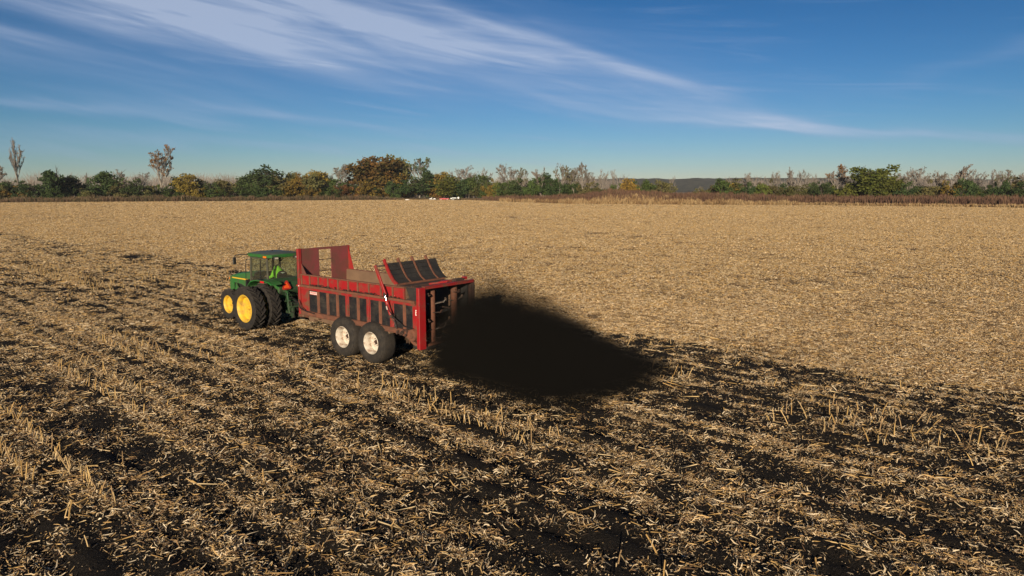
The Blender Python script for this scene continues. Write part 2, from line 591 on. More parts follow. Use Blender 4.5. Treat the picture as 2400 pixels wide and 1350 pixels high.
# ------------------------------------------------------------------ ground sheet
def axis(lo, hi, step, far_lo, far_hi, grow=1.07):
    c = list(np.arange(lo, hi + 1e-6, step))
    a, g = hi, step
    while a < far_hi:
        g *= grow; a += g; c.append(a)
    b_, g = lo, step
    pre = []
    while b_ > far_lo:
        g *= grow; b_ -= g; pre.append(b_)
    return np.array(pre[::-1] + c)
gx = axis(-34, 26, .16, -4300, 4300)
gy = axis(5, 62, .16, -300, 2850)
X, Y = np.meshgrid(gx, gy)
Z = height(X, Y)
nx, ny = len(gx), len(gy)
ii = np.arange(nx * ny).reshape(ny, nx)
quads = np.stack([ii[:-1, :-1], ii[:-1, 1:], ii[1:, 1:], ii[1:, :-1]], -1).reshape(-1, 4)
gm = np_mesh('field', np.stack([X, Y, Z], -1).reshape(-1, 3), quads, None, None, True)
CV = compost(X, Y)
S_, T_ = st(X, Y)
spread = sstep(-24.4, -22.0, T_ + (fbm(S_ / 2.5, T_ / 2.0, 8, 3) - .5) * 2.6)
set_attr(gm, 'compost', np.clip(CV * .9 + spread * (.22 + .30 * (1 - sstep(25, 60, np.hypot(X, Y)))), 0, 1).ravel())

m_, t, b = mat('field_ground')
at = t.node('ShaderNodeAttribute', attribute_name='compost').outputs['Fac']
geo = t.node('ShaderNodeNewGeometry').outputs['Position']
vr = t.node('ShaderNodeVectorRotate', rotation_type='Z_AXIS')
t.put(vr.inputs['Vector'], geo); vr.inputs['Angle'].default_value = -(math.pi / 2 + ROW)
pos = vr.outputs[0]
ps = t.node('ShaderNodeMapping'); t.put(ps.inputs['Vector'], pos); ps.inputs['Scale'].default_value = (.45, 1, 1)
nf = t.noise(geo, 30, 3, .6)
nm = t.noise(ps.outputs[0], 6.5, 5, .65, .4)
nl = t.noise(ps.outputs[0], .35, 4, .55)
nk = t.noise(ps.outputs[0], 1.3, 4, .6)
ng = t.noise(geo, 11, 3, .7)
f = t.m('ADD', t.m('MULTIPLY', nm, .45), t.m('ADD', t.m('MULTIPLY', nf, .35), t.m('MULTIPLY', ng, .2)))
straw = t.ramp(f, [(.32, (.040, .025, .014)), (.43, (.17, .112, .056)), (.54, (.35, .240, .122)), (.66, (.60, .45, .26))])
big = t.m('ADD', t.m('MULTIPLY', nl, .6), t.m('MULTIPLY', nk, .4))
straw = t.mix(t.smooth(big, .40, .60, 0, .55), straw, (.10, .062, .036))
nh = t.noise(geo, 75, 3, .7)
soil = t.ramp(t.m('ADD', t.m('MULTIPLY', nf, .5), t.m('MULTIPLY', nh, .5)), [(.35, (.005, .0048, .0045)), (.5, (.016, .014, .012)), (.62, (.045, .036, .028)), (.7, (.10, .078, .055))])
cf = t.m('ADD', at, t.m('MULTIPLY', t.m('SUBTRACT', t.m('ADD', t.m('MULTIPLY', nm, .6), t.m('MULTIPLY', ng, .4)), .5), .9))
cm = t.smooth(cf, .10, .40)
t.put(b.inputs['Base Color'], t.mix(cm, straw, soil))
b.inputs['Roughness'].default_value = .95
b.inputs['Specular IOR Level'].default_value = .12
bp = t.node('ShaderNodeBump'); bp.inputs['Strength'].default_value = .9; bp.inputs['Distance'].default_value = .05
t.put(bp.inputs['Height'], t.m('ADD', t.m('MULTIPLY', nm, .6), t.m('ADD', t.m('MULTIPLY', nf, .6), t.m('MULTIPLY', nh, .35))))
t.put(b.inputs['Normal'], bp.outputs[0])
gm.materials.append(m_)
M['ground'] = m_
ground = link(bpy.data.objects.new('field', gm))
tag(ground, 'harvested corn field covered in straw residue, blackened by spread compost', 'field', kind='structure')

# ------------------------------------------------------------------ residue clumps (scattered by geometry nodes)
rng = np.random.default_rng(7)
PAL = np.array([(.70, .57, .38), (.62, .46, .26), (.55, .38, .17), (.80, .70, .52), (.34, .22, .11), (.19, .12, .07), (.10, .07, .045), (.48, .38, .25)])
PW = np.array([.21, .19, .15, .13, .10, .10, .06, .06])
def ribbons(n, rad, lmin, lmax, wmin, wmax, zmax, tilt):
    c = rng.normal(0, rad * .55, (n, 2))
    z = rng.uniform(.004, zmax, n) * np.clip(1.2 - np.hypot(c[:, 0], c[:, 1]) / rad, .25, 1)
    ln = lmin + (lmax - lmin) * rng.random(n) ** 1.8
    wd = rng.uniform(wmin, wmax, n)
    yaw = rng.uniform(0, 2 * np.pi, n)
    pit = rng.normal(0, tilt, n)
    rol = rng.normal(0, .8, n)
    bend = rng.normal(0, .25, n) * ln
    sag = rng.normal(.0, .12, n) * ln
    d = np.stack([np.cos(yaw) * np.cos(pit), np.sin(yaw) * np.cos(pit), np.sin(pit)], -1)
    side = np.stack([-np.sin(yaw), np.cos(yaw), np.zeros(n)], -1)
    up = np.cross(d, side)
    sd_ = side * np.cos(rol)[:, None] + up * np.sin(rol)[:, None]
    p0 = np.concatenate([c, z[:, None]], 1) - d * ln[:, None] * .5
    V = []
    for k, (f_, wf) in enumerate(((0, .55), (.5, 1), (1, .25))):
        q = p0 + d * (ln * f_)[:, None] + side * (bend * (f_ * (1 - f_) * 2))[:, None] + up * (sag * f_ * (1 - f_) * 4)[:, None]
        V += [q - sd_ * (wd * wf * .5)[:, None], q + sd_ * (wd * wf * .5)[:, None]]
    V = np.stack(V, 1)
    V[..., 2] = np.maximum(V[..., 2], -.015)
    base = (np.arange(n) * 6)[:, None]
    F = np.concatenate([base + [0, 1, 3, 2], base + [2, 3, 5, 4]])
    col = PAL[rng.choice(len(PAL), n, p=PW)] * np.array([1.02, .99, .95]) * rng.uniform(.8, 1.15, (n, 1))
    return V.reshape(-1, 3), F, np.repeat(col, 6, 0)
def stalks(n, rad, lmin, lmax, r0, zmax, tilt, golden=True):
    c = rng.normal(0, rad * .6, (n, 2))
    ln = rng.uniform(lmin, lmax, n)
    yaw = rng.uniform(0, 2 * np.pi, n)
    pit = np.abs(rng.normal(0, tilt, n))
    d = np.stack([np.cos(yaw) * np.cos(pit), np.sin(yaw) * np.cos(pit), np.sin(pit)], -1)
    side = np.stack([-np.sin(yaw), np.cos(yaw), np.zeros(n)], -1)
    up = np.cross(d, side)
    p0 = np.concatenate([c, rng.uniform(.01, zmax, n)[:, None]], 1)
    rr = r0 * rng.uniform(.7, 1.25, n)
    V = []
    for f_ in (0, 1):
        q = p0 + d * (ln * f_)[:, None]
        for a in range(4):
            an = a * math.pi / 2 + .4
            V.append(q + side * (rr * math.cos(an))[:, None] + up * (rr * math.sin(an))[:, None])
    V = np.stack(V, 1)
    base = (np.arange(n) * 8)[:, None]
    F = np.concatenate([base + [a, (a + 1) % 4, 4 + (a + 1) % 4, 4 + a] for a in range(4)] + [base + [7, 6, 5, 4], base + [0, 1, 2, 3]])
    col = np.array([(.52, .34, .13), (.60, .43, .20), (.42, .27, .11), (.66, .52, .30)])[rng.integers(0, 4, n)] * rng.uniform(.8, 1.15, (n, 1))
    return V.reshape(-1, 3), F, np.repeat(col, 8, 0)
def clump(name, parts):
    vs_, fs_, cs_, b_ = [], [], [], 0
    for v, f_, c in parts:
        vs_.append(v); fs_.append(f_ + b_); cs_.append(c); b_ += len(v)
    me = np_mesh(name, np.concatenate(vs_), np.concatenate(fs_), None, M['residue'])
    c = np.concatenate(cs_)
    set_attr(me, 'col', np.concatenate([c, np.ones((len(c), 1))], 1), 'FLOAT_COLOR')
    return bpy.data.objects.new(name, me)

src = bpy.data.collections.new('residue_clump_sources')      # not linked: only used as instance shapes
near_n, far_n, stalk_n, speck_n = 12, 6, 6, 5
names = []
for i in range(near_n):
    o = clump('residue_clump_a%02d' % i, [ribbons(52, .22, .025, .15, .007, .022, .05, .38), ribbons(5, .3, .12, .28, .010, .026, .07, .4),
                                          stalks(1, .3, .06, .28, .009, .04, .12)])
    src.objects.link(o)
for i in range(far_n):
    o = clump('residue_clump_b%02d' % i, [ribbons(78, .75, .07, .28, .016, .042, .08, .42), stalks(4, .6, .15, .5, .013, .05, .25)])
    src.objects.link(o)
for i in range(stalk_n):
    o = clump('residue_clump_c%02d' % i, [stalks(3, .35, .2, .6, .010, .05, .10), ribbons(14, .4, .06, .3, .010, .024, .08, .35)])
    src.objects.link(o)

for i in range(speck_n):
    o = clump('residue_clump_d%02d' % i, [ribbons(46, .5, .012, .07, .005, .013, .02, .35), ribbons(5, .5, .08, .2, .008, .02, .04, .3)])
    src.objects.link(o)

def scatter(n, y0, y1, margin):
    """random points in the part of the field a camera around here could see, even per square metre"""
    out = []
    while sum(len(o) for o in out) < n:
        k = n
        y_ = y0 + (y1 - y0) * rng.random(k)
        wmax = .80 * y1 + margin
        x_ = rng.uniform(-wmax, wmax, k)
        ok = np.abs(x_) < .80 * y_ + margin
        out.append(np.stack([x_[ok], y_[ok]], -1))
    return np.concatenate(out)[:n]
def area(y0, y1, margin):
    return .80 * (y1 ** 2 - y0 ** 2) + 2 * margin * (y1 - y0)
P, ID, SCL = [], [], []
def lay_points(y0, y1, per_m2, ids, smin, smax, keep, margin=5, fade_in=0, fade_out=0):
    """even scatter between two distances, thinned by keep() and faded over the ends so that no seam shows"""
    y0_, y1_ = y0 - fade_in, y1 + fade_out
    p = scatter(int(area(y0_, y1_, margin) * per_m2), y0_, y1_, margin)
    c = compost(p[:, 0], p[:, 1])
    s, t_ = st(p[:, 0], p[:, 1])
    pr = keep(c, s, t_)
    if fade_in: pr = pr * sstep(y0 - fade_in, y0 + fade_in, p[:, 1])
    if fade_out: pr = pr * (1 - sstep(y1 - fade_out, y1 + fade_out, p[:, 1]))
    p = p[rng.random(len(p)) < pr]
    P.append(np.concatenate([p, height(p[:, 0], p[:, 1])[:, None]], 1))
    ID.append(rng.choice(ids, len(p)))
    SCL.append(rng.uniform(smin, smax, len(p)))
def dens(c, s, t_):
    row = 1.0 + .6 * np.cos(2 * math.pi * (t_ + .18) / .76) * sstep(-24, -22, t_) * (vnoise(s / 5.0, np.round((t_ + .18) / .76) * 3.7, 91) > .35)
    clean = 1 - sstep(-24, -22, t_)
    patch = .20 + 1.6 * fbm(s / 9.0, t_ / 1.3, 131, 4) * (.55 + .9 * fbm(s / 45.0, t_ / 16.0, 132, 3)) + .18 * np.cos(2 * math.pi * (t_ + .18) / .76)
    row = row * (1 - clean) + clean * np.clip(patch, .3, 1.25)
    return np.clip((1.0 - .97 * sstep(.18, .58, c)) * row * .8, .12, 1)
A_ = list(range(0, near_n)); B_ = list(range(near_n, near_n + far_n)); C_ = list(range(near_n + far_n, near_n + far_n + stalk_n))
D_ = list(range(near_n + far_n + stalk_n, near_n + far_n + stalk_n + speck_n))
lay_points(7.5, 38, 33, A_, .75, 1.25, dens, fade_out=8)
lay_points(7.5, 34, 5.5, D_, .8, 1.2, lambda c, s, t_: sstep(-24, -22, t_) * .95 + .05)
lay_points(38, 66, 4.6, B_, .65, 1.05, dens, fade_in=8, fade_out=10)
lay_points(66, 130, 2.9, B_, .85, 1.3, dens, 8, 10, 20)
lay_points(130, 235, .9, B_, 1.2, 1.8, dens, 8, 20, 25)
lay_points(235, 425, .28, B_, 1.7, 2.5, dens, 8, 25, 0)
lay_points(7.5, 42, .30, C_, .7, 1.3, lambda c, s, t_: np.clip(1.1 - c * .9, .25, 1))
P, ID, SCL = np.concatenate(P), np.concatenate(ID), np.concatenate(SCL)
pm = bpy.data.meshes.new('crop_residue')
pm.vertices.add(len(P))
pm.vertices.foreach_set('co', P.astype(np.float32).ravel())
set_attr(pm, 'pick', ID, 'INT')
set_attr(pm, 'size', SCL)
set_attr(pm, 'yaw', rng.uniform(0, 6.283, len(P)))
residue = link(bpy.data.objects.new('crop_residue', pm))
tag(residue, 'chopped corn stalks, husks and leaves littering the whole field', 'crop residue', kind='stuff')
ng_ = bpy.data.node_groups.new('residue_scatter', 'GeometryNodeTree')
ng_.interface.new_socket('Geometry', in_out='INPUT', socket_type='NodeSocketGeometry')
ng_.interface.new_socket('Geometry', in_out='OUTPUT', socket_type='NodeSocketGeometry')
gi = ng_.nodes.new('NodeGroupInput'); go = ng_.nodes.new('NodeGroupOutput')
ci = ng_.nodes.new('GeometryNodeCollectionInfo')
ci.inputs['Collection'].default_value = src
ci.inputs['Separate Children'].default_value = True
ci.inputs['Reset Children'].default_value = True
m2p = ng_.nodes.new('GeometryNodeMeshToPoints')
iop = ng_.nodes.new('GeometryNodeInstanceOnPoints')
iop.inputs['Pick Instance'].default_value = True
def nattr(nm_, typ):
    nd = ng_.nodes.new('GeometryNodeInputNamedAttribute'); nd.data_type = typ
    nd.inputs['Name'].default_value = nm_
    return nd.outputs[0]
L = ng_.links.new
L(gi.outputs[0], m2p.inputs[0]); L(m2p.outputs[0], iop.inputs['Points'])
L(ci.outputs[0], iop.inputs['Instance']); L(nattr('pick', 'INT'), iop.inputs['Instance Index'])
cx = ng_.nodes.new('ShaderNodeCombineXYZ'); L(nattr('yaw', 'FLOAT'), cx.inputs[2])
e2r = ng_.nodes.new('FunctionNodeEulerToRotation'); L(cx.outputs[0], e2r.inputs[0]); L(e2r.outputs[0], iop.inputs['Rotation'])
cs = ng_.nodes.new('ShaderNodeCombineXYZ')
sz = nattr('size', 'FLOAT')
for k in range(3): L(sz, cs.inputs[k])
L(cs.outputs[0], iop.inputs['Scale'])
L(iop.outputs[0], go.inputs[0])
md = residue.modifiers.new('scatter', 'NODES'); md.node_group = ng_

# ------------------------------------------------------------------ standing corn stubs in rows
stubs = []
PATCH = [  # (row t range, s range, density)
    (-12.9, -10.9, 9.5, 16.5, .75), (-12.2, -11.0, 16.5, 21, .45), (-19.4, -16.6, 1.5, 6.5, .42), (-19.2, -17.0, 9.5, 13.5, .30), (-4.6, -2.6, 13.5, 26, .95),
    (-9.4, -8.2, 24.5, 30, .8), (-7.2, -6.2, 18.5, 26, .65), (-15.2, -13.0, 44, 62, .85), (-17.8, -16.6, 40, 60, .6),
    (-11.3, -9.4, 22, 27, .3), (-14.6, -13.9, 18, 20.5, .3), (-20.2, -19.6, 24, 60, .5), (-2.1, -.9, 12, 22, .5)]
row_t = np.arange(-60, 12, .76) - .18
for t0 in row_t:
    ss = np.arange(-12, 75, .17)
    ss = ss + rng.normal(0, .03, len(ss))
    tt = t0 + rng.normal(0, .035, len(ss))
    x_, y_ = xy(ss, tt)
    pr = .012 * (vnoise(ss / 3, tt * 0 + t0 * 3, 71) > .55) + .22 * (vnoise(ss / 2.2, tt * 0 + t0 * 5, 72) > .93)
    if t0 < -24.5:
        pr = pr * .5
    for (a, b_, c, d_, q) in PATCH:
        if a <= t0 <= b_:
            pr = np.maximum(pr, q * ((ss > c) & (ss < d_)) * (vnoise(ss / 1.3, tt * 0 + t0 * 7, 73) > .25))
    ok = (rng.random(len(ss)) < pr) & (y_ > 8.5) & (y_ < 70) & (np.abs(x_) < .8 * y_ + 3)
    for x1, y1, s1 in zip(x_[ok], y_[ok], ss[ok]):
        stubs.append((x1, y1, t0, s1))
stubs = np.array(stubs)
# keep the machines' own tracks clear
TR_A = R(51)
TU = np.array([-math.sin(TR_A), math.cos(TR_A)]); TN = np.array([-math.cos(TR_A), -math.sin(TR_A)])
TO = np.array([-4.8149, 22.6107])
rel = stubs[:, :2] - TO
uu, nn = rel @ TU, rel @ TN
stubs = stubs[~((uu > -9) & (uu < 13.5) & (nn < 1.3) & (nn > -4.2))]
def stub_mesh(k):
    r_ = random.Random(100 + k)
    h = r_.uniform(.16, .38); r0 = r_.uniform(.009, .013)
    lean = (r_.gauss(0, .06), r_.gauss(0, .06))
    mb_ = MB()
    pts = [(0, 0, -.03), (lean[0] * .5, lean[1] * .5, h * .5), (lean[0] * 1.1, lean[1] * 1.1, h)]
    mb_.tube(pts, [r0 * 1.15, r0, r0 * .9], 5)
    nv = len(mb_.v)
    for q in range(r_.randint(1, 3)):
        a = r_.uniform(0, 6.28); z = h * r_.uniform(.1, .8); l = r_.uniform(.08, .22); wd = .012
        ca, sa = math.cos(a), math.sin(a)
        mid = (ca * l * .5, sa * l * .5, z + l * .25); end = (ca * l, sa * l, max(.01, z - l * .5))
        st_ = (lean[0] * z / h, lean[1] * z / h, z)
        ps_ = []
        for p_, f_ in ((st_, .8), (mid, 1), (end, .2)):
            ps_ += [(p_[0] - sa * wd * f_, p_[1] + ca * wd * f_, p_[2]), (p_[0] + sa * wd * f_, p_[1] - ca * wd * f_, p_[2])]
        mb_.add(ps_, [(0, 1, 3, 2), (2, 3, 5, 4)])
    base = [(.56, .38, .15), (.62, .45, .22), (.48, .31, .12), (.40, .27, .14)][k % 4]
    lf = [(.62, .5, .32), (.5, .37, .2)][k % 2]
    cols = [(*base, 1)] * nv + [(*lf, 1)] * (len(mb_.v) - nv)
    return mb_, cols
SM = []
SDATA = []
for k in range(12):
    mb_, cols = stub_mesh(k)
    me = bpy.data.meshes.new('corn_stub')
    me.from_pydata(mb_.v, [], mb_.f)
    set_attr(me, 'col', cols, 'FLOAT_COLOR')
    me.materials.append(M['residue'])
    SM.append(me); SDATA.append((np.array(mb_.v), mb_.f, np.array(cols)))
vis = np.abs(stubs[:, 0]) < .77 * stubs[:, 1]
order = np.argsort(np.where(vis, stubs[:, 1], 1e6))
solo = order[:300]
rest = order[300:]
for i in solo:
    x1, y1 = stubs[i, :2]
    k = int(rng.integers(0, 12))
    o = link(bpy.data.objects.new('corn_stub', SM[k]))
    o.location = (x1, y1, float(height(x1, y1)))
    sc_ = rng.uniform(.8, 1.2)
    o.scale = (1, 1, sc_)
    lean_row = -.35 if stubs[i, 2] > -5 else 0.0
    o.rotation_euler = (rng.normal(0, .13) + lean_row * .5, rng.normal(0, .13) + lean_row * .4, rng.uniform(0, 6.28) if not lean_row else rng.uniform(-.3, .3))
    tag(o, 'short golden cut corn stalk still standing in its stubble row', 'corn stub', 'standing corn stubs in the near rows')
vs_, fs_, cs_, b_ = [], [], [], 0
for i in rest:
    v, f_, c = SDATA[int(rng.integers(0, 12))]
    a = rng.uniform(0, 6.28); ca, sa = math.cos(a), math.sin(a)
    q = v * np.array([1, 1, rng.uniform(.8, 1.2)])
    tx, ty = rng.normal(0, .13, 2)
    x1, y1 = stubs[i, :2]
    vv = np.stack([q[:, 0] * ca - q[:, 1] * sa + tx * q[:, 2] + x1, q[:, 0] * sa + q[:, 1] * ca + ty * q[:, 2] + y1, q[:, 2] + float(height(x1, y1))], -1)
    vs_ += vv.tolist(); cs_.append(c); fs_ += [tuple(j + b_ for j in ff) for ff in f_]; b_ += len(v)
me = bpy.data.meshes.new('stubble')
me.from_pydata(vs_, [], fs_)
set_attr(me, 'col', np.concatenate(cs_), 'FLOAT_COLOR')
me.materials.append(M['residue'])
tag(link(bpy.data.objects.new('stubble', me)), 'farther rows of standing corn stubble', 'stubble', kind='stuff')

# ------------------------------------------------------------------ far country
def at_px(px, d):
    """x of a point at distance d in the direction of a photograph column"""
    return (px - 1200) / FPX * d
def top_z(py, d):
    return CAM_H + (HORIZON - py) / FPX * d

# distant wooded ridge
hx = np.linspace(-4200, 4200, 420)
def ridge(y0, base_h, seed, name, c1, c2, x_lo=-9e9):
    prof = base_h * (.80 + .30 * fbm(hx / 900, hx * 0 + 3, seed, 3)) + 2.2 * fbm(hx / 22, hx * 0 + 1, seed + 3, 3)
    prof = prof * sstep(x_lo - 500, x_lo + 500, hx)
    rows = []
    for k, (dy, f_) in enumerate([(-500, -.02), (-320, .35), (-170, .72), (-60, .95), (0, 1.0), (260, .9)]):
        z_ = prof * f_ + (fbm(hx / 35, hx * 0 + k * 9, seed + 7, 3) - .5) * 9 * (0 < k < 5)
        if k == 0: z_ = z_ * 0 - 1.0
        rows.append(np.stack([hx, np.full_like(hx, y0 + dy), z_], -1))
    V = np.concatenate(rows)
    n = len(hx); jj = np.arange(n * len(rows)).reshape(len(rows), n)
    q = np.stack([jj[:-1, :-1], jj[:-1, 1:], jj[1:, 1:], jj[1:, :-1]], -1).reshape(-1, 4)
    m_, t, b = mat(name + '_wooded')
    g_ = t.node('ShaderNodeNewGeometry').outputs['Position']
    t.put(b.inputs['Base Color'], t.mix(t.smooth(t.noise(g_, .035, 5, .65), .35, .65), c1, c2))
    b.inputs['Roughness'].default_value = 1
    b.inputs['Specular IOR Level'].default_value = 0
    return link(bpy.data.objects.new(name, np_mesh(name, V, q, None, m_, True)))
tag(ridge(2500, 50, 41, 'hill', (.045, .050, .042), (.085, .082, .066), -200), 'long low wooded ridge behind the trees', 'hill', kind='structure')

# low earth bank under the weeds beyond the field edge
bx_ = np.arange(900, 2800, 10.0)
def bank_h(px):
    return .25 + 3.0 * np.exp(-((px - 1450) / 95.0) ** 2) + 1.5 * np.exp(-((px - 1660) / 150.0) ** 2) + .5 * sstep(1150, 1300, px)
rows = []
for f_, hh in ((0, -.15), (5, .25), (11, .7), (18, 1.0), (28, .95), (60, .4), (90, -.2)):
    d_ = edge_dist(bx_) + f_ + (1 + 1.5 * (f_ > 0)) * (fbm(bx_ / 30, bx_ * 0, 5, 3) - .5)
    rows.append(np.stack([at_px(bx_, d_), d_, bank_h(bx_) * hh + (.3 * (fbm(bx_ / 25, bx_ * 0 + f_, 6, 3) - .5) if 0 < hh else 0)], -1))
V = np.concatenate(rows); n = len(bx_); jj = np.arange(V.shape[0]).reshape(len(rows), n)
q = np.stack([jj[:-1, :-1], jj[:-1, 1:], jj[1:, 1:], jj[1:, :-1]], -1).reshape(-1, 4)
m_bank = worn('rough_grass_soil', (.105, .072, .042), (.050, .032, .022), .3, .5, .4, .95)
tag(link(bpy.data.objects.new('earth_bank', np_mesh('earth_bank', V, q, None, m_bank, True))), 'weedy earth bank along the far field edge', 'bank', kind='structure')

def blades(name, px_lo, px_hi, per_m, off_lo, off_hi, h_fn, width, cols, seed, on_bank=True, keep=None):
    r_ = np.random.default_rng(seed)
    span = (px_hi - px_lo) / FPX * 300
    n = int(span * per_m)
    px = r_.uniform(px_lo, px_hi, n)
    off = r_.uniform(off_lo, off_hi, n)
    if keep is not None:
        k = r_.random(n) < keep(px, off); px, off = px[k], off[k]; n = len(px)
    d_ = edge_dist(px) + off
    x_ = at_px(px, d_)
    z_ = np.where(on_bank & (px > 900), np.interp(off, [0, 5, 11, 18, 28, 60, 90], [-.1, .25, .7, 1, .95, .4, -.2]) * bank_h(px), 0) - .1
    h = h_fn(px, off) * r_.uniform(.55, 1.1, n)
    tx, ty = r_.normal(0, .16, n) * h, r_.normal(0, .12, n) * h
    wd = width * r_.uniform(.6, 1.3, n)
    a = r_.uniform(-.9, .9, n)
    ca, sa = np.cos(a) * wd * .5, np.sin(a) * wd * .5
    V = np.stack([np.stack([x_ - ca * .35, d_ - sa * .35, z_], -1), np.stack([x_ + ca * .35, d_ + sa * .35, z_], -1),
                  np.stack([x_ + tx * .6 + ca, d_ + ty * .6 + sa, z_ + h * .7], -1), np.stack([x_ + tx, d_ + ty, z_ + h], -1),
                  np.stack([x_ + tx * .6 - ca, d_ + ty * .6 - sa, z_ + h * .7], -1)], 1).reshape(-1, 3)
    b5 = (np.arange(n) * 5)[:, None]
    Q = b5 + [0, 1, 2, 4]; T_ = b5 + [4, 2, 3]
    me = np_mesh(name, V, Q, T_, M['weeds'])
    c = np.array(cols)
    pick = np.clip(((vnoise(px / 14, off / 4, seed) * .6 + r_.random(n) * .4) * len(c)).astype(int), 0, len(c) - 1)
    col = c[pick] * r_.uniform(.75, 1.2, (n, 1))
    set_attr(me, 'col', np.repeat(np.concatenate([col, np.ones((n, 1))], 1), 5, 0), 'FLOAT_COLOR')
    return link(bpy.data.objects.new(name, me))
BR = [(.095, .054, .040), (.130, .072, .050), (.110, .066, .044), (.165, .098, .060), (.080, .064, .036)]
tag(blades('dry_weeds', 1130, 2560, 105, 6, 46, lambda p, o: 1.5 + 3.0 * fbm(p / 14, o / 6, 3, 4) ** 1.2 + .5 * np.exp(-((p - 2200) / 300.0) ** 2), .20, BR, 51),
    'tall reddish brown dry weeds beyond the field', 'weeds', kind='stuff')
tag(blades('roadside_weeds', -160, 1150, 95, 1, 14, lambda p, o: .8 + 4.2 * fbm(p / 16, o / 5, 4, 4) ** 1.3 * (1 - .75 * sstep(820, 960, p)), .24, [(.100, .064, .042), (.135, .090, .054), (.080, .068, .036), (.19, .135, .076)], 52, False),
    'low brown weeds at the foot of the hedgerow', 'weeds', kind='stuff')
def g_keep(p, o):
    lim = 3 + 13 * (fbm(p / 30, p * 0, 61, 3) - .25) * (1 - .75 * sstep(1800, 1880, p)) + 8 * np.exp(-((p - 1560) / 110.0) ** 2) + 7 * np.exp(-((p - 1240) / 40.0) ** 2) + 6 * np.exp(-((p - 1825) / 28.0) ** 2)
    return np.where(o < lim, .9, .0)
tag(blades('dry_grass', 1170, 2500, 120, -.5, 22, lambda p, o: .9 + 1.9 * fbm(p / 12, o / 4, 7, 3) * (1 - .5 * sstep(1820, 1900, p)), .24,
           [(.29, .20, .100), (.35, .25, .130), (.24, .155, .075), (.17, .105, .055)], 53, True, g_keep),
    'tan dry grass along the foot of the bank', 'grass', kind='stuff')

# far bare wood: a mass of thin grey saplings
def sapling_wood(name, spans, seed):
    r_ = np.random.default_rng(seed)
    V, Q, C_ = [], [], []
    b_ = 0
    for (p0, p1, dd, top, per) in spans:
        n = int((p1 - p0) * per)
        for i in range(n):
            px = r_.uniform(p0, p1); d_ = edge_dist(px) + dd * r_.uniform(.8, 1.5)
            x_ = at_px(px, d_); h = top_z(top, d_) * r_.uniform(.72, 1.05) * (.85 + .3 * vnoise(px / 25, 0, seed))
            col = np.array([(.24, .205, .185), (.20, .175, .155), (.28, .245, .22), (.16, .14, .115)][r_.integers(0, 4)])  # pale stem greys, with distance haze put into the colour
            for k in range(9):
                lo = h * (r_.uniform(.2, .7) if k else 0)
                a = r_.uniform(0, 6.28); sp = (r_.uniform(.12, .40) if k else .05) * h
                wd = .10 if k else .2
                p_a = np.array([x_, d_, lo]); p_b = p_a + np.array([math.cos(a) * sp, math.sin(a) * sp, (h - lo) * (r_.uniform(.45, .95) if k else .85)])
                V += [p_a - [wd, 0, 0], p_a + [wd, 0, 0], p_b + [wd * .45, 0, 0], p_b - [wd * .45, 0, 0]]
                Q.append((b_, b_ + 1, b_ + 2, b_ + 3)); b_ += 4
                C_ += [(*col, 1)] * 4
    me = np_mesh(name, np.array(V), np.array(Q), None, M['weeds'])
    set_attr(me, 'col', C_, 'FLOAT_COLOR')
    return link(bpy.data.objects.new(name, me))
tag(sapling_wood('distant_wood', [(-150, 620, 110, 408, .75), (600, 1180, 120, 414, .4), (1180, 1480, 140, 412, .35), (1700, 2520, 110, 412, .5)], 77),
    'hazy band of leafless grey wood behind the hedgerow trees', 'wood', kind='stuff')

# ---- tree shapes (10 m tall, shared by the copies)
def skeleton(seed, h, spread, levels, first, upright, nb):
    """list of (points, radii, level)"""
    r_ = random.Random(seed)
    out = []
    def grow(p, d, ln, rad, lev):
        pts = [p]; n = 3
        dd = d.copy()
        for k in range(n):
            dd = (dd + Vector((r_.gauss(0, .13), r_.gauss(0, .13), r_.gauss(.04, .08)))).normalized()
            pts.append(pts[-1] + dd * (ln / n))
        out.append((pts, [rad * (1 - .55 * k / n) for k in range(n + 1)], lev))
        if lev >= levels:
            return
        for k in range(nb[lev]):
            f_ = (first if lev == 0 else .3) + (1 - (first if lev == 0 else .3)) * (k + r_.random()) / nb[lev]
            q = f_ * n; i0 = min(int(q), n - 1)
            pp = pts[i0].lerp(pts[i0 + 1], q - i0)
            a = r_.uniform(0, 6.283) if lev else 2.4 * k + r_.uniform(-.5, .5)
            side = Vector((math.cos(a), math.sin(a), 0))
            nd = (dd * upright + side * spread + Vector((0, 0, .35))).normalized()
            grow(pp, nd, ln * r_.uniform(.45, .68) * (1.12 - .35 * f_), rad * .52, lev + 1)
    grow(Vector((0, 0, -.2)), Vector((r_.gauss(0, .05), r_.gauss(0, .05), 1)), h * .62, .20, 0)
    return out
def leaf_cloud(centers, n_per, size, rad, seed):
    r_ = np.random.default_rng(seed)
    V = []
    for c, rr in centers:
        n = int(n_per * (rr / rad) ** 2)
        dirs = r_.normal(0, 1, (n, 3)); dirs /= np.linalg.norm(dirs, axis=1)[:, None]
        p = np.array(c) + dirs * (rr * r_.random(n) ** .45)[:, None] * np.array([1, 1, .8])
        a = r_.normal(0, 1, (n, 3)); a /= np.linalg.norm(a, axis=1)[:, None]
        b_ = np.cross(a, r_.normal(0, 1, (n, 3))); b_ /= np.linalg.norm(b_, axis=1)[:, None]
        s_ = size * r_.uniform(.6, 1.4, (n, 1))
        V.append(np.stack([p - a * s_ * .5, p + b_ * s_ * .35, p + a * s_ * .5, p - b_ * s_ * .35], 1))
    V = np.concatenate(V).reshape(-1, 3)
    return V, np.arange(len(V)).reshape(-1, 4)
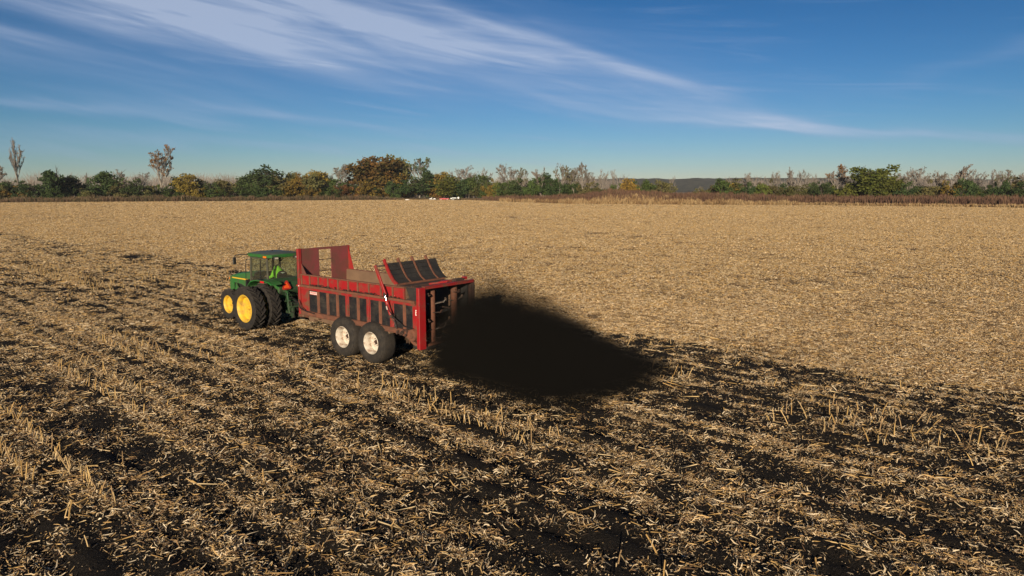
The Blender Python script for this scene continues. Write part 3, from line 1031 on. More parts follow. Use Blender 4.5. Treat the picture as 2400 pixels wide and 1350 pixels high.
def tree_meshes(kind, k):
    """returns (trunk mesh, crown mesh, radius) for a 10 m tree"""
    r_ = random.Random(hash_of(kind) + k * 31)
    seed = hash_of(kind) + k * 101
    wood, tw = MB(), MB()
    if kind in ('bare', 'half', 'vase'):
        sk = skeleton(seed, 10, .62 if kind != 'vase' else .34, 4 if kind != 'half' else 4, .28, .95, [6, 5, 4, 3])
        for pts, rd, lev in sk:
            if lev <= 1: wood.tube(pts, [q * (.9 if lev == 0 else 1.0) for q in rd], 5, False)
            elif lev == 2: tw.tube([pts[0], pts[2], pts[3]], [.055, .045, .035], 3, False)
            else: tw.tube([pts[0], pts[3]], [.034, .022], 3, False)
        zs = max(v[2] for v in tw.v)
        rad = max(abs(v[0]) for v in tw.v) * .85
        ends = [p[3] for p, _, lev in sk if lev >= 3]
        nlf = {'bare': 45, 'half': 260, 'vase': 60}[kind]
        pick = [r_.choice(ends) for _ in range(nlf)]
        cen = [((p.x, p.y, p.z), r_.uniform(.15, .4)) for p in pick]
        V, Q = leaf_cloud(cen, 5, .26, .3, seed)
        lf = (V, Q)
        bark, twm = M['bark_pale'], M['twig']
    else:
        flat = {'round': (.40, .38, .55), 'dome': (.50, .47, .52), 'spread': (.62, .30, .66), 'bush': (.62, .46, .44), 'tallbush': (.36, .46, .5), 'cedar': (.30, .46, .5)}[kind]
        sk = skeleton(seed, 10, .6, 2, .2, .9, [6, 4])
        for pts, rd, lev in sk:
            wood.tube(pts, rd if lev == 0 else [q * .8 for q in rd], 5, False)
        rx, rz, cz = flat[0] * 10, flat[1] * 10, flat[2] * 10
        cen = []
        for i in range(46 if kind != 'dome' else 95):
            u_ = Vector((r_.gauss(0, 1), r_.gauss(0, 1), r_.gauss(0, 1))).normalized()
            q = r_.uniform(.45 if kind != 'dome' else .2, .98)
            lob = .82 + (.30 if kind != 'dome' else .16) * math.sin(3.1 * math.atan2(u_.y, u_.x) + seed) * math.cos(2.3 * u_.z + k)
            if kind == 'cedar':
                lob *= 1.0 - .55 * max(0, u_.z)
            cen.append(((u_.x * rx * q * lob, u_.y * rx * q * lob, cz + u_.z * rz * q * lob), r_.uniform(.7, 1.5)))
        V, Q = leaf_cloud(cen, 62, .50, 1.2, seed)
        V[:, 2] = np.maximum(V[:, 2], .05)
        lf = (V, Q)
        zs = V[:, 2].max(); rad = np.percentile(np.abs(V[:, 0]), 97)
        bark, twm = M['bark_dark'], None
    f_ = 10.0 / zs
    for mb_ in (wood, tw):
        mb_.v = [(x * f_, y * f_, z * f_) for x, y, z in mb_.v]
    V = lf[0] * f_
    trunk = wood.mesh(kind + '_trunk', bark, True)
    crown = bpy.data.meshes.new(kind + '_crown')
    nv = len(tw.v)
    crown.from_pydata(tw.v + V.tolist(), [], tw.f + [tuple(int(j) + nv for j in qq) for qq in lf[1]])
    crown.materials.append(LEAF['green'])
    if twm:
        crown.materials.append(twm)
        mi = np.zeros(len(crown.polygons), dtype=np.int32); mi[:len(tw.f)] = 1
        crown.polygons.foreach_set('material_index', mi)
    return trunk, crown, rad * f_
def hash_of(s_):
    return sum((i + 3) * ord(c) for i, c in enumerate(s_)) % 9973
TREES = {}
def tree(kind, k, name, label, px, top, width, leaf, group=None, off=30, cat='tree', sink=0.0, lean=0.0, d=None):
    key = (kind, k)
    if key not in TREES:
        TREES[key] = tree_meshes(kind, k)
    tm, cm_, rad = TREES[key]
    d_ = d or float(edge_dist(px) + off)
    h = max(1.5, top_z(top, d_) + sink)
    wm = width / FPX * d_
    o = empty(name, (at_px(px, d_), d_, -sink), rng.uniform(0, 6.28))
    o.scale = (wm / (2 * rad), wm / (2 * rad), h / 10)
    o.rotation_euler[1] = lean
    link(bpy.data.objects.new('trunk', tm), o)
    c = link(bpy.data.objects.new('crown', cm_), o)
    c.material_slots[0].link = 'OBJECT'
    c.material_slots[0].material = LEAF[leaf]
    tag(o, label, cat, group)
    return o

# the trees one can tell apart
tree('vase', 0, 'bare_tree', 'tall narrow nearly leafless tree rising alone above dark bushes', 58, 326, 46, 'tan', off=25)
tree('half', 5, 'half_bare_tree', 'sparse brown-leaved tree cut off at the end of the hedgerow', -4, 346, 50, 'tan', off=25)
tree('half', 0, 'half_bare_tree', 'half-bare tree with rusty orange leaves on a pale forked trunk', 385, 343, 84, 'orange', off=22)
tree('round', 0, 'leafy_tree', 'dense dark green round-headed tree beside golden shrubs', 628, 384, 78, 'dark', off=30)
tree('half', 1, 'half_bare_tree', 'thin leaning tree with grey sparse foliage between the green and orange crowns', 797, 387, 58, 'tan', off=32, lean=.12)
tree('dome', 0, 'autumn_tree', 'largest spreading tree with orange and green autumn crown', 884, 363, 116, 'autumn', off=38)
tree('round', 1, 'leafy_tree', 'tall green tree merging with the big orange crown', 938, 362, 66, 'olive', off=42)
tree('half', 2, 'leaning_tree', 'leaning pale-trunked tree with green tufts beside the biggest autumn tree', 984, 369, 46, 'green', off=26, lean=.10)
tree('spread', 1, 'autumn_tree', 'low golden green tree under the biggest autumn crown', 915, 405, 90, 'gold', off=30)
tree('dome', 2, 'leafy_tree', 'broad bright green tree with full rounded crown above brown weeds', 2040, 386, 112, 'lime', off=34)
tree('spread', 3, 'leafy_tree', 'lower lobe of bright green tree hanging to the weeds', 2070, 415, 66, 'lime', off=31)
tree('bush', 3, 'leafy_bush', 'single small bright green rounded bush among bare pale trunks', 1782, 429, 36, 'lime', off=30, cat='bush')
tree('half', 3, 'half_bare_tree', 'bare tree topped with thin reddish leaves beside the broad green tree', 1948, 388, 62, 'orange', off=42)
tree('vase', 1, 'half_bare_tree', 'brown twiggy pointed tree above golden undergrowth', 2222, 387, 50, 'orange', off=40)
tree('bush', 1, 'autumn_bush', 'golden brown undergrowth tree below the pointed twiggy tree', 2212, 422, 64, 'gold', off=33, cat='bush')
tree('round', 2, 'autumn_tree', 'golden tree standing apart at the end of the bare cottonwoods', 1475, 417, 52, 'gold', off=40)
# look-alikes: bare trees
BARE_L = 'pale bare tree with thin grey twigs in the far treeline'
for i, (px, top, wd) in enumerate([(300, 397, 26), (283, 403, 24), (340, 404, 40), (210, 405, 36), (1090, 390, 54), (1140, 393, 44), (1066, 398, 30), (1195, 386, 58), (1250, 391, 48),
                                   (1332, 393, 44), (1408, 396, 36), (1437, 398, 30), (1384, 404, 26), (1457, 410, 18), (1571, 414, 18), (1728, 407, 26), (1750, 405, 32),
                                   (1815, 402, 28), (1848, 391, 48), (1872, 399, 38), (1900, 407, 28), (2105, 397, 50), (2140, 392, 44), (2120, 400, 40), (2250, 400, 36), (2275, 396, 56),
                                   (2305, 398, 42), (2340, 398, 32), (2374, 395, 44), (2398, 398, 40), (2440, 396, 50), (2090, 404, 30), (1640, 436, 14), (1935, 404, 30), (1980, 406, 30)]):
    tree('bare' if i % 3 else 'vase', 10 + i % 5, 'bare_tree', BARE_L, px, top, wd, 'tan', 'bare trees along the far treeline', off=38 + (i * 7) % 16)
for i, (px, top, wd) in enumerate([(1310, 382, 50), (1368, 383, 40), (1345, 396, 40), (2170, 399, 54), (1218, 394, 34), (1270, 398, 34), (2330, 404, 40), (700, 404, 34), (770, 405, 36), (1120, 402, 40)]):
    tree('half', 20 + i % 3, 'half_bare_tree', 'thinning tree with sparse olive leaves on pale limbs in the far treeline', px, top, wd, ['olive', 'tan'][i % 2], 'thinning trees along the far treeline', off=34 + (i * 5) % 12)
# leafy trees and bushes of the hedgerow by colour
HEDGE = [  # px, top, width, leaf, shape
    (135, 398, 34, 'dark', 'cedar'), (165, 409, 56, 'dark', 'round'), (255, 400, 44, 'dark', 'cedar'), (245, 418, 60, 'green', 'bush'), (35, 421, 60, 'dark', 'bush'), (95, 415, 60, 'dark', 'bush'),
    (5, 425, 50, 'green', 'bush'), (205, 424, 46, 'dark', 'bush'), (330, 418, 56, 'dark', 'bush'), (50, 433, 40, 'olive', 'bush'), (150, 428, 70, 'green', 'bush'), (290, 426, 50, 'olive', 'bush'),
    (365, 432, 44, 'gold', 'bush'), (410, 432, 50, 'green', 'bush'), (448, 406, 46, 'gold', 'tallbush'), (428, 414, 36, 'dark', 'tallbush'), (475, 421, 44, 'dark', 'bush'), (505, 425, 46, 'green', 'bush'),
    (535, 419, 46, 'olive', 'tallbush'), (520, 440, 34, 'gold', 'bush'), (570, 417, 50, 'dark', 'bush'), (590, 408, 46, 'dark', 'tallbush'), (600, 425, 60, 'green', 'bush'), (640, 424, 50, 'dark', 'bush'),
    (662, 412, 58, 'olive', 'tallbush'), (688, 418, 38, 'gold', 'tallbush'), (690, 402, 34, 'olive', 'tallbush'), (712, 404, 32, 'gold', 'tallbush'), (735, 404, 38, 'olive', 'round'), (752, 398, 44, 'gold', 'round'),
    (715, 420, 50, 'green', 'bush'), (730, 432, 44, 'gold', 'bush'), (772, 412, 60, 'green', 'bush'), (765, 426, 60, 'green', 'bush'), (800, 432, 40, 'orange', 'bush'), (830, 424, 50, 'orange', 'bush'), (855, 422, 54, 'gold', 'bush'),
    (875, 434, 60, 'green', 'bush'), (900, 432, 44, 'gold', 'bush'), (930, 420, 60, 'dark', 'bush'), (960, 428, 50, 'dark', 'bush'), (1008, 394, 32, 'dark', 'round'), (1000, 408, 62, 'dark', 'tallbush'), (1022, 412, 50, 'dark', 'tallbush'),
    (1035, 402, 44, 'gold', 'tallbush'), (1058, 408, 46, 'lime', 'tallbush'), (1075, 420, 44, 'green', 'bush'), (1030, 437, 34, 'orange', 'bush'), (1100, 413, 46, 'dark', 'tallbush'), (1130, 409, 46, 'green', 'tallbush'),
    (1150, 418, 34, 'gold', 'bush'), (1165, 425, 36, 'lime', 'bush'), (1190, 421, 48, 'green', 'bush'), (1222, 416, 48, 'dark', 'bush'), (1255, 416, 52, 'green', 'bush'), (1285, 404, 44, 'dark', 'round'), (1300, 416, 48, 'dark', 'bush'),
    (1345, 424, 50, 'dark', 'bush'), (1378, 424, 44, 'olive', 'bush'), (1325, 430, 40, 'green', 'bush'), (1398, 428, 34, 'dark', 'bush'), (1508, 420, 46, 'green', 'bush'), (1548, 421, 46, 'olive', 'bush'), (1528, 428, 40, 'green', 'bush'),
    (1640, 440, 34, 'olive', 'bush'), (1670, 434, 36, 'green', 'bush'), (1686, 417, 28, 'green', 'tallbush'), (1710, 417, 42, 'olive', 'tallbush'), (1738, 424, 38, 'dark', 'bush'), (1762, 428, 34, 'dark', 'bush'), (1805, 419, 36, 'olive', 'bush'),
    (1832, 428, 44, 'dark', 'bush'), (1862, 430, 44, 'olive', 'bush'), (1890, 428, 44, 'green', 'bush'), (1918, 425, 44, 'dark', 'bush'), (1950, 424, 56, 'dark', 'bush'), (1980, 430, 46, 'lime', 'bush'), (2005, 432, 40, 'olive', 'bush'),
    (2110, 424, 50, 'dark', 'bush'), (2140, 432, 56, 'green', 'bush'), (2165, 420, 50, 'olive', 'bush'), (2190, 432, 40, 'dark', 'bush'), (2245, 416, 46, 'dark', 'bush'), (2262, 418, 34, 'dark', 'tallbush'), (2290, 432, 40, 'dark', 'bush'),
    (2318, 426, 46, 'dark', 'bush'), (2350, 422, 50, 'dark', 'bush'), (2385, 412, 50, 'olive', 'tallbush'), (2400, 424, 50, 'dark', 'bush'), (2440, 418, 60, 'dark', 'bush'), (-40, 420, 70, 'dark', 'bush'), (-80, 415, 70, 'green', 'bush'), (2285, 446, 22, 'lime', 'bush')]
NM = {'dark': ('dark_green', 'dark green'), 'green': ('green', 'mid green'), 'lime': ('bright_green', 'light green'), 'olive': ('olive', 'olive brown'), 'gold': ('golden', 'golden yellow'), 'orange': ('orange', 'orange brown'), 'tan': ('tan', 'tan')}
for i, (px, top, wd, lf_, shp) in enumerate(HEDGE):
    nm_, words = NM[lf_]
    what = {'bush': 'bush', 'tallbush': 'upright shrub', 'round': 'rounded tree', 'cedar': 'pointed evergreen'}[shp]
    tree(shp, i % 5 + (10 if shp == 'bush' else 5), nm_ + '_' + what.replace(' ', '_'), '%s %s in the hedgerow beyond the field' % (words, what), px, top, wd * 1.12, lf_,
         '%s %s of the hedgerow' % (words, what + ('es' if what.endswith('sh') else 's')), off=16 + (i * 11) % 17 if px < 1150 else 32 + (i * 11) % 22, cat='tree' if shp in ('round', 'cedar') else 'bush')
# low undergrowth that closes the gaps of the hedgerow
FILL = np.random.default_rng(99)
for i in range(84):
    px = -60 + 2520 * (i + FILL.random()) / 84
    if 1580 < px < 1665: continue
    lf_ = ['dark', 'green', 'olive', 'dark', 'green', 'gold'][int(FILL.integers(0, 6))] if px < 1150 or FILL.random() < .6 else 'olive'
    nm_, words = NM[lf_]
    tree('bush', 10 + i % 5, nm_ + '_low_bush', 'low %s bush filling a gap between the hedgerow bushes' % words, px, FILL.uniform(426, 440), FILL.uniform(36, 62), lf_,
         'low %s bushes filling the hedgerow' % words, off=float(FILL.uniform(14, 40)) if px < 1150 else float(FILL.uniform(40, 64)), cat='bush')
# pale fallen limbs in front of the hedgerow
ft = MB()
fd = float(edge_dist(1278)) + 22
fx = at_px(1278, fd)
r_ = random.Random(4)
for k in range(11):
    a = R(12 + 15.5 * k) + r_.uniform(-.15, .15)
    ln = r_.uniform(2.2, 3.8)
    e = Vector((math.cos(a) * ln, r_.uniform(-.8, .8), 1.0 + abs(math.sin(a)) * ln * .62))
    mid = e * .5 + Vector((r_.uniform(-.2, .2), 0, .3))
    ft.tube([(0, 0, .6), mid, e], [.13, .09, .05], 5)
    ft.tube([mid, mid + Vector((r_.uniform(-.9, .9), .2, r_.uniform(.3, 1.0)))], [.07, .03], 4)
fo = ft.build('fallen_tree', M['bark_pale'], None, True)
fo.location = (fx, fd, 0.9)
tag(fo, 'bleached fallen tree with splayed bare limbs before the green bushes', 'fallen tree')

# ------------------------------------------------------------------ spreader trailer
def wheel(parent, x, y, z, rad, width, rim_r, rim_mat, side, lugs, dish, hub_mat, name='wheel'):
    """wheel with its axle along y; side +1 puts the outer face to the left"""
    e_ = MB()
    # disc of the wheel (the part), with tyre, rim and hub below it
    e_.lathe([(0.001, -dish), (rim_r * .50, -dish), (rim_r * .62, -dish + .03), (rim_r * .90, -dish + .045), (rim_r * .92, -dish + .01), (rim_r * .6, -dish - .03), (0.001, -dish - .03)], 32)
    o = e_.build(name, rim_mat, parent, True)
    o.location = (x, y, z)
    if side < 0:
        o.rotation_euler = (0, 0, math.pi)
    w2 = width / 2
    r1 = MB()
    r1.lathe([(rim_r * .90, -w2 * .85), (rim_r * .90, w2 * .45), (rim_r * .95, w2 * .62), (rim_r * 1.04, w2 * .70), (rim_r * 1.07, w2 * .86), (rim_r * 1.03, w2 * .90), (rim_r * .99, w2 * .80),
              (rim_r * .93, w2 * .70), (rim_r * .86, w2 * .5), (rim_r * .86, -w2 * .85)], 36, close=True)
    r1.build('rim', rim_mat, o, True)
    tb = MB()
    dr = rad - rim_r
    prof = [(rim_r * 1.0, w2 * .80), (rim_r + dr * .16, w2 * .93), (rim_r + dr * .42, w2 * 1.03), (rim_r + dr * .72, w2 * 1.0), (rim_r + dr * .90, w2 * .86), (rad - .045 * lugs, w2 * .55), (rad - .03 * lugs, 0)]
    prof = prof + [(r_, -y_) for r_, y_ in prof[-2::-1]]
    tb.lathe(prof, 48)
    ty = tb.build('tyre', M['tyre_side'] if not lugs else M['tyre'], o, True)
    if lugs:
        lb = MB()
        n = 20 if rad > .8 else 18
        for k in range(n * 2):
            sgn = 1 if k % 2 else -1
            a0 = math.pi * k / n
            pts_o, pts_i = [], []
            for q in range(4):
                f_ = q / 3
                yy = sgn * (w2 * (.04 + .93 * f_))
                aa = a0 + .30 * (1 - f_) * (.93 / rad)
                base = rad - .05 - (.035 if q == 3 else 0)
                topr = rad - (.012 if q == 3 else 0) + .0
                hw = .030 / rad
                for rr_, lst in ((base, pts_i), (topr, pts_o)):
                    for hsgn in (-1, 1):
                        an = aa + hsgn * hw * (1.2 if lst is pts_i else .85)
                        lst.append((rr_ * math.cos(an), yy, rr_ * math.sin(an)))
            vs_ = pts_i + pts_o
            fs_ = []
            for q in range(3):
                a_ = q * 2
                fs_ += [(8 + a_, 8 + a_ + 1, 8 + a_ + 3, 8 + a_ + 2), (a_, a_ + 2, 8 + a_ + 2, 8 + a_), (a_ + 1, 8 + a_ + 1, 8 + a_ + 3, a_ + 3)]
            fs_ += [(0, 8, 9, 1), (6, 7, 15, 14)]
            lb.add(vs_, fs_)
        lb.build('tread_lugs', M['tyre'], o)
    else:
        lb = MB()
        n = 30
        for k in range(n):
            for sgn in (-1, 1):
                a0 = 2 * math.pi * (k + (.5 if sgn > 0 else 0)) / n
                vs_ = []
                for rr_ in (rad - .03, rad + .004):
                    for yy in (w2 * .15, w2 * .92):
                        for h_ in (-1, 1):
                            an = a0 + h_ * .055 + (yy / w2) * .06
                            r2 = rr_ - (.05 if yy > w2 * .5 else 0)
                            vs_.append((r2 * math.cos(an), sgn * yy, r2 * math.sin(an)))
                lb.add(vs_, [(0, 1, 3, 2), (4, 6, 7, 5), (0, 4, 5, 1), (2, 3, 7, 6), (0, 2, 6, 4), (1, 5, 7, 3)])
        lb.build('tread_blocks', M['tyre'], o)
    hb = MB()
    hb.lathe([(.001, -dish + .10), (.045, -dish + .10), (.06, -dish + .05), (.085, -dish + .045), (.085, -dish - .01)], 16)
    for k in range(8):
        a = k * math.pi / 4
        c_ = (rim_r * .38 * math.cos(a), -dish + .012, rim_r * .38 * math.sin(a))
        hb.lathe([(.001, .02), (.016, .02), (.016, -.02)], 6, c_)
    hb.build('hub', hub_mat, o, True)
    return o

tl_c = TO - 1.4 * TN
trailer = empty('spreader_trailer', (tl_c[0], tl_c[1], -.03), math.pi / 2 + TR_A)
tag(trailer, 'large red tandem-axle compost spreader with black plank sides towed across the field', 'spreader trailer')
T = trailer
for x_ in (0.0, 1.55):
    wheel(T, x_, 1.09, .70, .715, .62, .36, M['white_wheel'], 1, 0, .02, M['rust_dark'])
    wheel(T, x_, -1.09, .70, .715, .62, .36, M['white_wheel'], -1, 0, .02, M['rust_dark'])
# running gear and frame
fr_ = MB()
for sy in (-.48, .48):
    fr_.box(-2.2, 4.4, sy - .06, sy + .06, .98, 1.20)
for x_ in (-1.8, -.6, .78, 2.2, 3.4, 4.3):
    fr_.box(x_ - .05, x_ + .05, -1.08, 1.08, 1.06, 1.19)
fr_.build('chassis_frame', M['tan_wall'], T, bevel=.008)
ax_ = MB()
for x_ in (0.0, 1.55):
    ax_.tube([(x_, -.95, .70), (x_, .95, .70)], .07, 8)
for sy in (-.62, .62):
    ax_.prism([(-.12, .62), (1.67, .62), (1.67, .80), (.95, 1.02), (.60, 1.02), (-.12, .80)], 'y', sy - .06, sy + .06)
ax_.build('walking_beam_axle', M['rust_dark'], T)
sk_ = MB()
sk_.prism([(4.35, 1.14), (2.1, 1.14), (2.1, .86), (3.0, .93), (4.0, 1.02)], 'y', .84, .90)
sk_.prism([(4.38, 1.16), (3.95, 1.16), (4.0, .86), (4.30, .86)], 'y', .62, .80)
sk_.build('front_skirt', M['tan_wall'], T)
tg = MB()
tg.bar((4.3, .45, 1.08), (6.3, -.55, .62), .12, .16)
tg.bar((4.3, -.45, 1.08), (6.3, -.72, .62), .12, .16)
tg.bar((6.1, -.63, .62), (7.45, -.78, .52), .14, .12)
tg.build('tongue', M['rust'], T, bevel=.008)
sh = MB(); sh.tube([(4.4, -.1, 1.05), (5.8, -.5, .85), (7.6, -.78, .78)], .055, 8)
sh.build('drive_shaft', M['black'], T, True)

# lower side walls
PAN = [(3.76, 3.30), (3.17, 2.73), (2.60, 2.17), (2.02, 1.59), (1.45, 1.0), (.86, .44), (.29, -.18), (-.30, -.77), (-.91, -1.37), (-1.51, -1.85)]
RIB = [3.235, 2.665, 2.095, 1.52, .93, .365, -.24, -.84, -1.44, -1.90]
def board_panel(x0, x1, z0, z1, n, y_out):
    p = MB()
    hh = (z1 - z0) / n
    for k in range(n):
        p.box(x0, x1, y_out - .03, y_out - .006 * ((k * 7) % 3) * .5, z0 + k * hh + .004, z0 + (k + 1) * hh - .004)
    p.box(x0, x1, y_out - .05, y_out - .02, z0, z1)
    return p
for sgn in (1, -1):
    for (a, b_) in PAN:
        p = board_panel(b_ - .06, a + .06, 1.34, 2.16, 7, 1.10)
        if sgn < 0: p.v = [(x, -y, z) for x, y, z in p.v]
        p.build('plank_panel', M['poly'], T)
    fp = MB(); fp.box(3.80, 4.36, 1.04, 1.11, 1.30, 2.24)
    if sgn < 0: fp.v = [(x, -y, z) for x, y, z in fp.v]
    fp.build('front_corner_panel', M['red'], T)
    for i, x_ in enumerate(RIB):
        rb = MB()
        big_ = x_ in (1.52, .365, -.84)
        hw = .062 if big_ else .048
        rb.box(x_ - hw, x_ + hw, 1.06, 1.155 if big_ else 1.135, 1.25, 2.235)
        rb.box(x_ - hw - .025, x_ + hw + .025, 1.06, 1.112, 1.27, 2.23)
        if big_:
            rb.prism([(x_ - .06, 1.26), (x_ + .06, 1.26), (x_ + .06, 1.72), (x_ - .06, 1.26)][:3] + [(x_ - .16, 1.26)], 'y', 1.115, 1.13)
        if sgn < 0: rb.v = [(x, -y, z) for x, y, z in rb.v]
        rb.build('side_rib', M['red'] if big_ else M['rust'], T, bevel=.006)
    for nm_, z0, z1, y1, mt in (('top_rail', 2.235, 2.315, 1.17, 'rust'), ('rail_web', 2.14, 2.232, 1.145, 'red'), ('bottom_rail', 1.17, 1.335, 1.16, 'rust')):
        rl = MB(); rl.box(-1.97, 4.40, 1.05, y1, z0, z1)
        if nm_ == 'bottom_rail':
            rl.box(-1.97, 4.40, 1.05, 1.19, 1.165, 1.19); rl.box(-1.97, 4.40, 1.05, 1.19, 1.318, 1.34)
        if sgn < 0: rl.v = [(x, -y, z) for x, y, z in rl.v]
        rl.build(nm_, M[mt], T, bevel=.006)
    iw = MB(); iw.prism([(1.05, 2.70), (1.02, 2.70), (.96, 1.36), (1.02, 1.36)], 'x', -1.47, 4.34)
    if sgn < 0: iw.v = [(x, -y, z) for x, y, z in iw.v]
    iw.build('inner_wall', M['tan_wall'], T)
# upper side boards
URIB = [4.25, 3.73, 3.20, 2.62, 2.03, 1.45, .92, .33, -.30, -.89, -1.43]
for sgn in (1, -1):
    for k in range(10):
        p = MB()
        p.box(URIB[k + 1] + .03, URIB[k] - .03, 1.055, 1.085, 2.325, 2.672)
        if sgn < 0: p.v = [(x, -y, z) for x, y, z in p.v]
        p.build('side_board_panel', M['red_clean'], T)
    for k, x_ in enumerate(URIB):
        p = MB(); p.box(x_ - .032, x_ + .032, 1.056, 1.125, 2.316, 2.675)
        if sgn < 0: p.v = [(x, -y, z) for x, y, z in p.v]
        p.build('side_board_rib', M['rust'] if k not in (10,) else M['red'], T, bevel=.005)
    p = MB(); p.box(-1.48, 4.35, 1.04, 1.135, 2.674, 2.722)
    if sgn < 0: p.v = [(x, -y, z) for x, y, z in p.v]
    p.build('side_board_cap', M['rust'], T, bevel=.005)
p = MB(); p.prism([(-1.46, 2.69), (-1.46, 2.325), (-1.62, 2.36)], 'y', .90, 1.03); p.build('side_board_end', M['tan_wall'], T)
# crumbs of compost caught on the ledge
cr = MB(); r_ = random.Random(5)
for k in range(420):
    x_ = r_.uniform(-1.4, 3.7)
    if (math.sin(x_ * 5.1) + math.sin(x_ * 2.3)) < -.3 and r_.random() < .8: continue
    s_ = r_.uniform(.012, .04)
    c_ = Vector((x_, r_.uniform(1.10, 1.16), 2.315 + s_ * .6 + (r_.random() ** 2) * .05))
    cr.add([c_ + Vector((s_ * r_.uniform(-1.3, 1.3), s_ * r_.uniform(-1, 1), s_ * r_.uniform(-1, 1))) for _ in range(4)], [(0, 1, 2), (0, 2, 3), (0, 3, 1), (1, 3, 2)])
tag(cr.build('compost_crumbs', M['compost'], T), kind='stuff')
# floor and what is left of the load
fl = MB(); fl.box(-2.2, 4.34, -1.0, 1.0, 1.30, 1.36); fl.build('floor', M['rust_dark'], T)
n1, n2 = 40, 16
vv, ff = [], []
for i in range(n1):
    for j in range(n2):
        x_ = -2.1 + 6.3 * i / (n1 - 1); y_ = -.98 + 1.96 * j / (n2 - 1)
        vv.append((x_, y_, 1.42 + .35 * (1 - sstep(-1.5, 1.5, np.array(x_))) + .10 * float(fbm(np.array(x_ * 2.0), np.array(y_ * 2.0), 12, 3))))
for i in range(n1 - 1):
    for j in range(n2 - 1):
        a = i * n2 + j; ff.append((a, a + n2, a + n2 + 1, a + 1))
ld = MB().add(vv, ff).build('compost_load', M['compost'], None, True)
ld.location = T.location; ld.rotation_euler = T.rotation_euler
tag(ld, 'remaining black compost lying on the spreader floor', 'compost', kind='stuff')
# headboard
for y0, y1 in ((.25, 1.04), (-1.12, -.32)):
    p = MB(); p.box(4.30, 4.345, y0, y1, 1.30, 3.655); p.build('headboard_panel', M['red_dull'], T)
p = MB(); p.box(4.295, 4.35, -.318, .248, 3.575, 3.655); p.build('headboard_top_bar', M['red_dull'], T)
for z_ in (3.18, 2.74, 2.36):
    p = MB(); p.tube([(4.325, -.33, z_), (4.325, .26, z_)], .016, 6); p.build('headboard_rung', M['rust_dark'], T)
p = MB(); p.box(4.28, 4.40, 1.045, 1.185, 1.17, 3.66); p.box(4.28, 4.40, -1.20, -1.125, 1.17, 3.66); p.build('headboard_post', M['red'], T, bevel=.008)
p = MB(); p.prism([(4.29, 3.10), (4.29, 2.70), (3.98, 2.70)], 'y', 1.05, 1.065); p.build('headboard_gusset', M['red_dull'], T)
p = MB(); p.prism([(4.29, 3.64), (4.29, 2.70), (3.95, 2.70)], 'y', -1.13, -1.115); p.build('headboard_gusset', M['red'], T)
p = MB(); p.box(4.301, 4.34, -1.0, 1.0, 1.30, 2.30); p.build('front_wall', M['rust'], T)
p = MB(); p.box(4.30, 4.36, 1.186, 1.21, 2.25, 2.29); p.build('marker_lamp', M['decal_white'], T)
p = MB(); p.box(4.33, 4.40, 1.19, 1.24, 2.26, 2.30); p.build('reflector', M['smv_red'], T)
# front hoses and wear strips
p = MB()
p.tube([(4.38, 1.2, 1.62), (4.25, 1.22, 1.42), (3.9, 1.2, 1.34), (3.4, 1.2, 1.30)], .018, 6)
p.tube([(4.3, 1.2, 1.75), (4.18, 1.23, 1.5), (3.95, 1.22, 1.38)], .014, 6)
p.build('hose', M['black_rub'], T, True)
# rear frame
p = MB(); p.box(-2.46, -2.30, 1.17, 1.38, .82, 2.80); p.box(-2.475, -2.44, 1.13, 1.42, .82, 2.80); p.build('rear_post', M['red_clean'], T, bevel=.012)
p = MB(); p.box(-2.46, -2.30, -1.20, -1.13, .82, 2.80); p.build('rear_post', M['rust_dark'], T, bevel=.012)
p = MB(); p.prism([(-1.90, 2.12), (-2.25, 2.26), (-2.25, .92), (-2.1, .98), (-1.98, 1.15), (-1.90, 1.30)], 'y', 1.13, 1.165); p.build('corner_plate', M['red_clean'], T)
p = MB(); p.prism([(-1.90, 2.12), (-2.25, 2.26), (-2.25, .92), (-1.90, 1.30)], 'y', -1.165, -1.13); p.build('corner_plate', M['red'], T)
for s0, s1 in ((1.0, 1.03), (-1.03, -1.0)):
    p = MB(); p.box(-2.29, -1.472, s0, s1, 1.36, 2.70); p.build('rear_side_plate', M['poly_dusty'], T)
p = MB(); p.box(-2.46, -2.34, -1.17, 1.17, 2.73, 2.82); p.box(-2.47, -2.33, -1.17, 1.17, 2.80, 2.83); p.build('rear_top_beam', M['red'], T, bevel=.008)
p = MB(); p.box(-2.32, -1.10, -1.02, 1.0, 2.70, 2.735); p.box(-1.75, -1.68, -1.05, 1.02, 2.735, 2.78); p.build('rear_deck', M['rust_dark'], T)
p = MB(); p.bar((-1.95, -.10, 2.80), (-1.95, -.55, 2.80), .10, .09); p.bar((-1.9, .42, 2.79), (-2.2, -.12, 2.84), .05, .06); p.build('deck_bracket', M['red_clean'], T, bevel=.005)
p = MB(); p.bar((-2.25, -.45, 2.86), (-2.25, -.85, 2.86), .08, .08); p.tube([(-2.1, -.5, 2.83), (-2.1, -.95, 2.83)], .06, 8); p.build('deck_bracket', M['rust_dark'], T)
p = MB(); p.bar((-2.2, -.88, 2.88), (-2.2, -1.05, 2.88), .10, .10); p.build('deck_bracket', M['red_clean'], T, bevel=.006)
p = MB(); p.box(-2.40, -2.0, -1.16, -1.10, .95, 2.72); p.build('far_side_plate', M['rust_dark'], T)
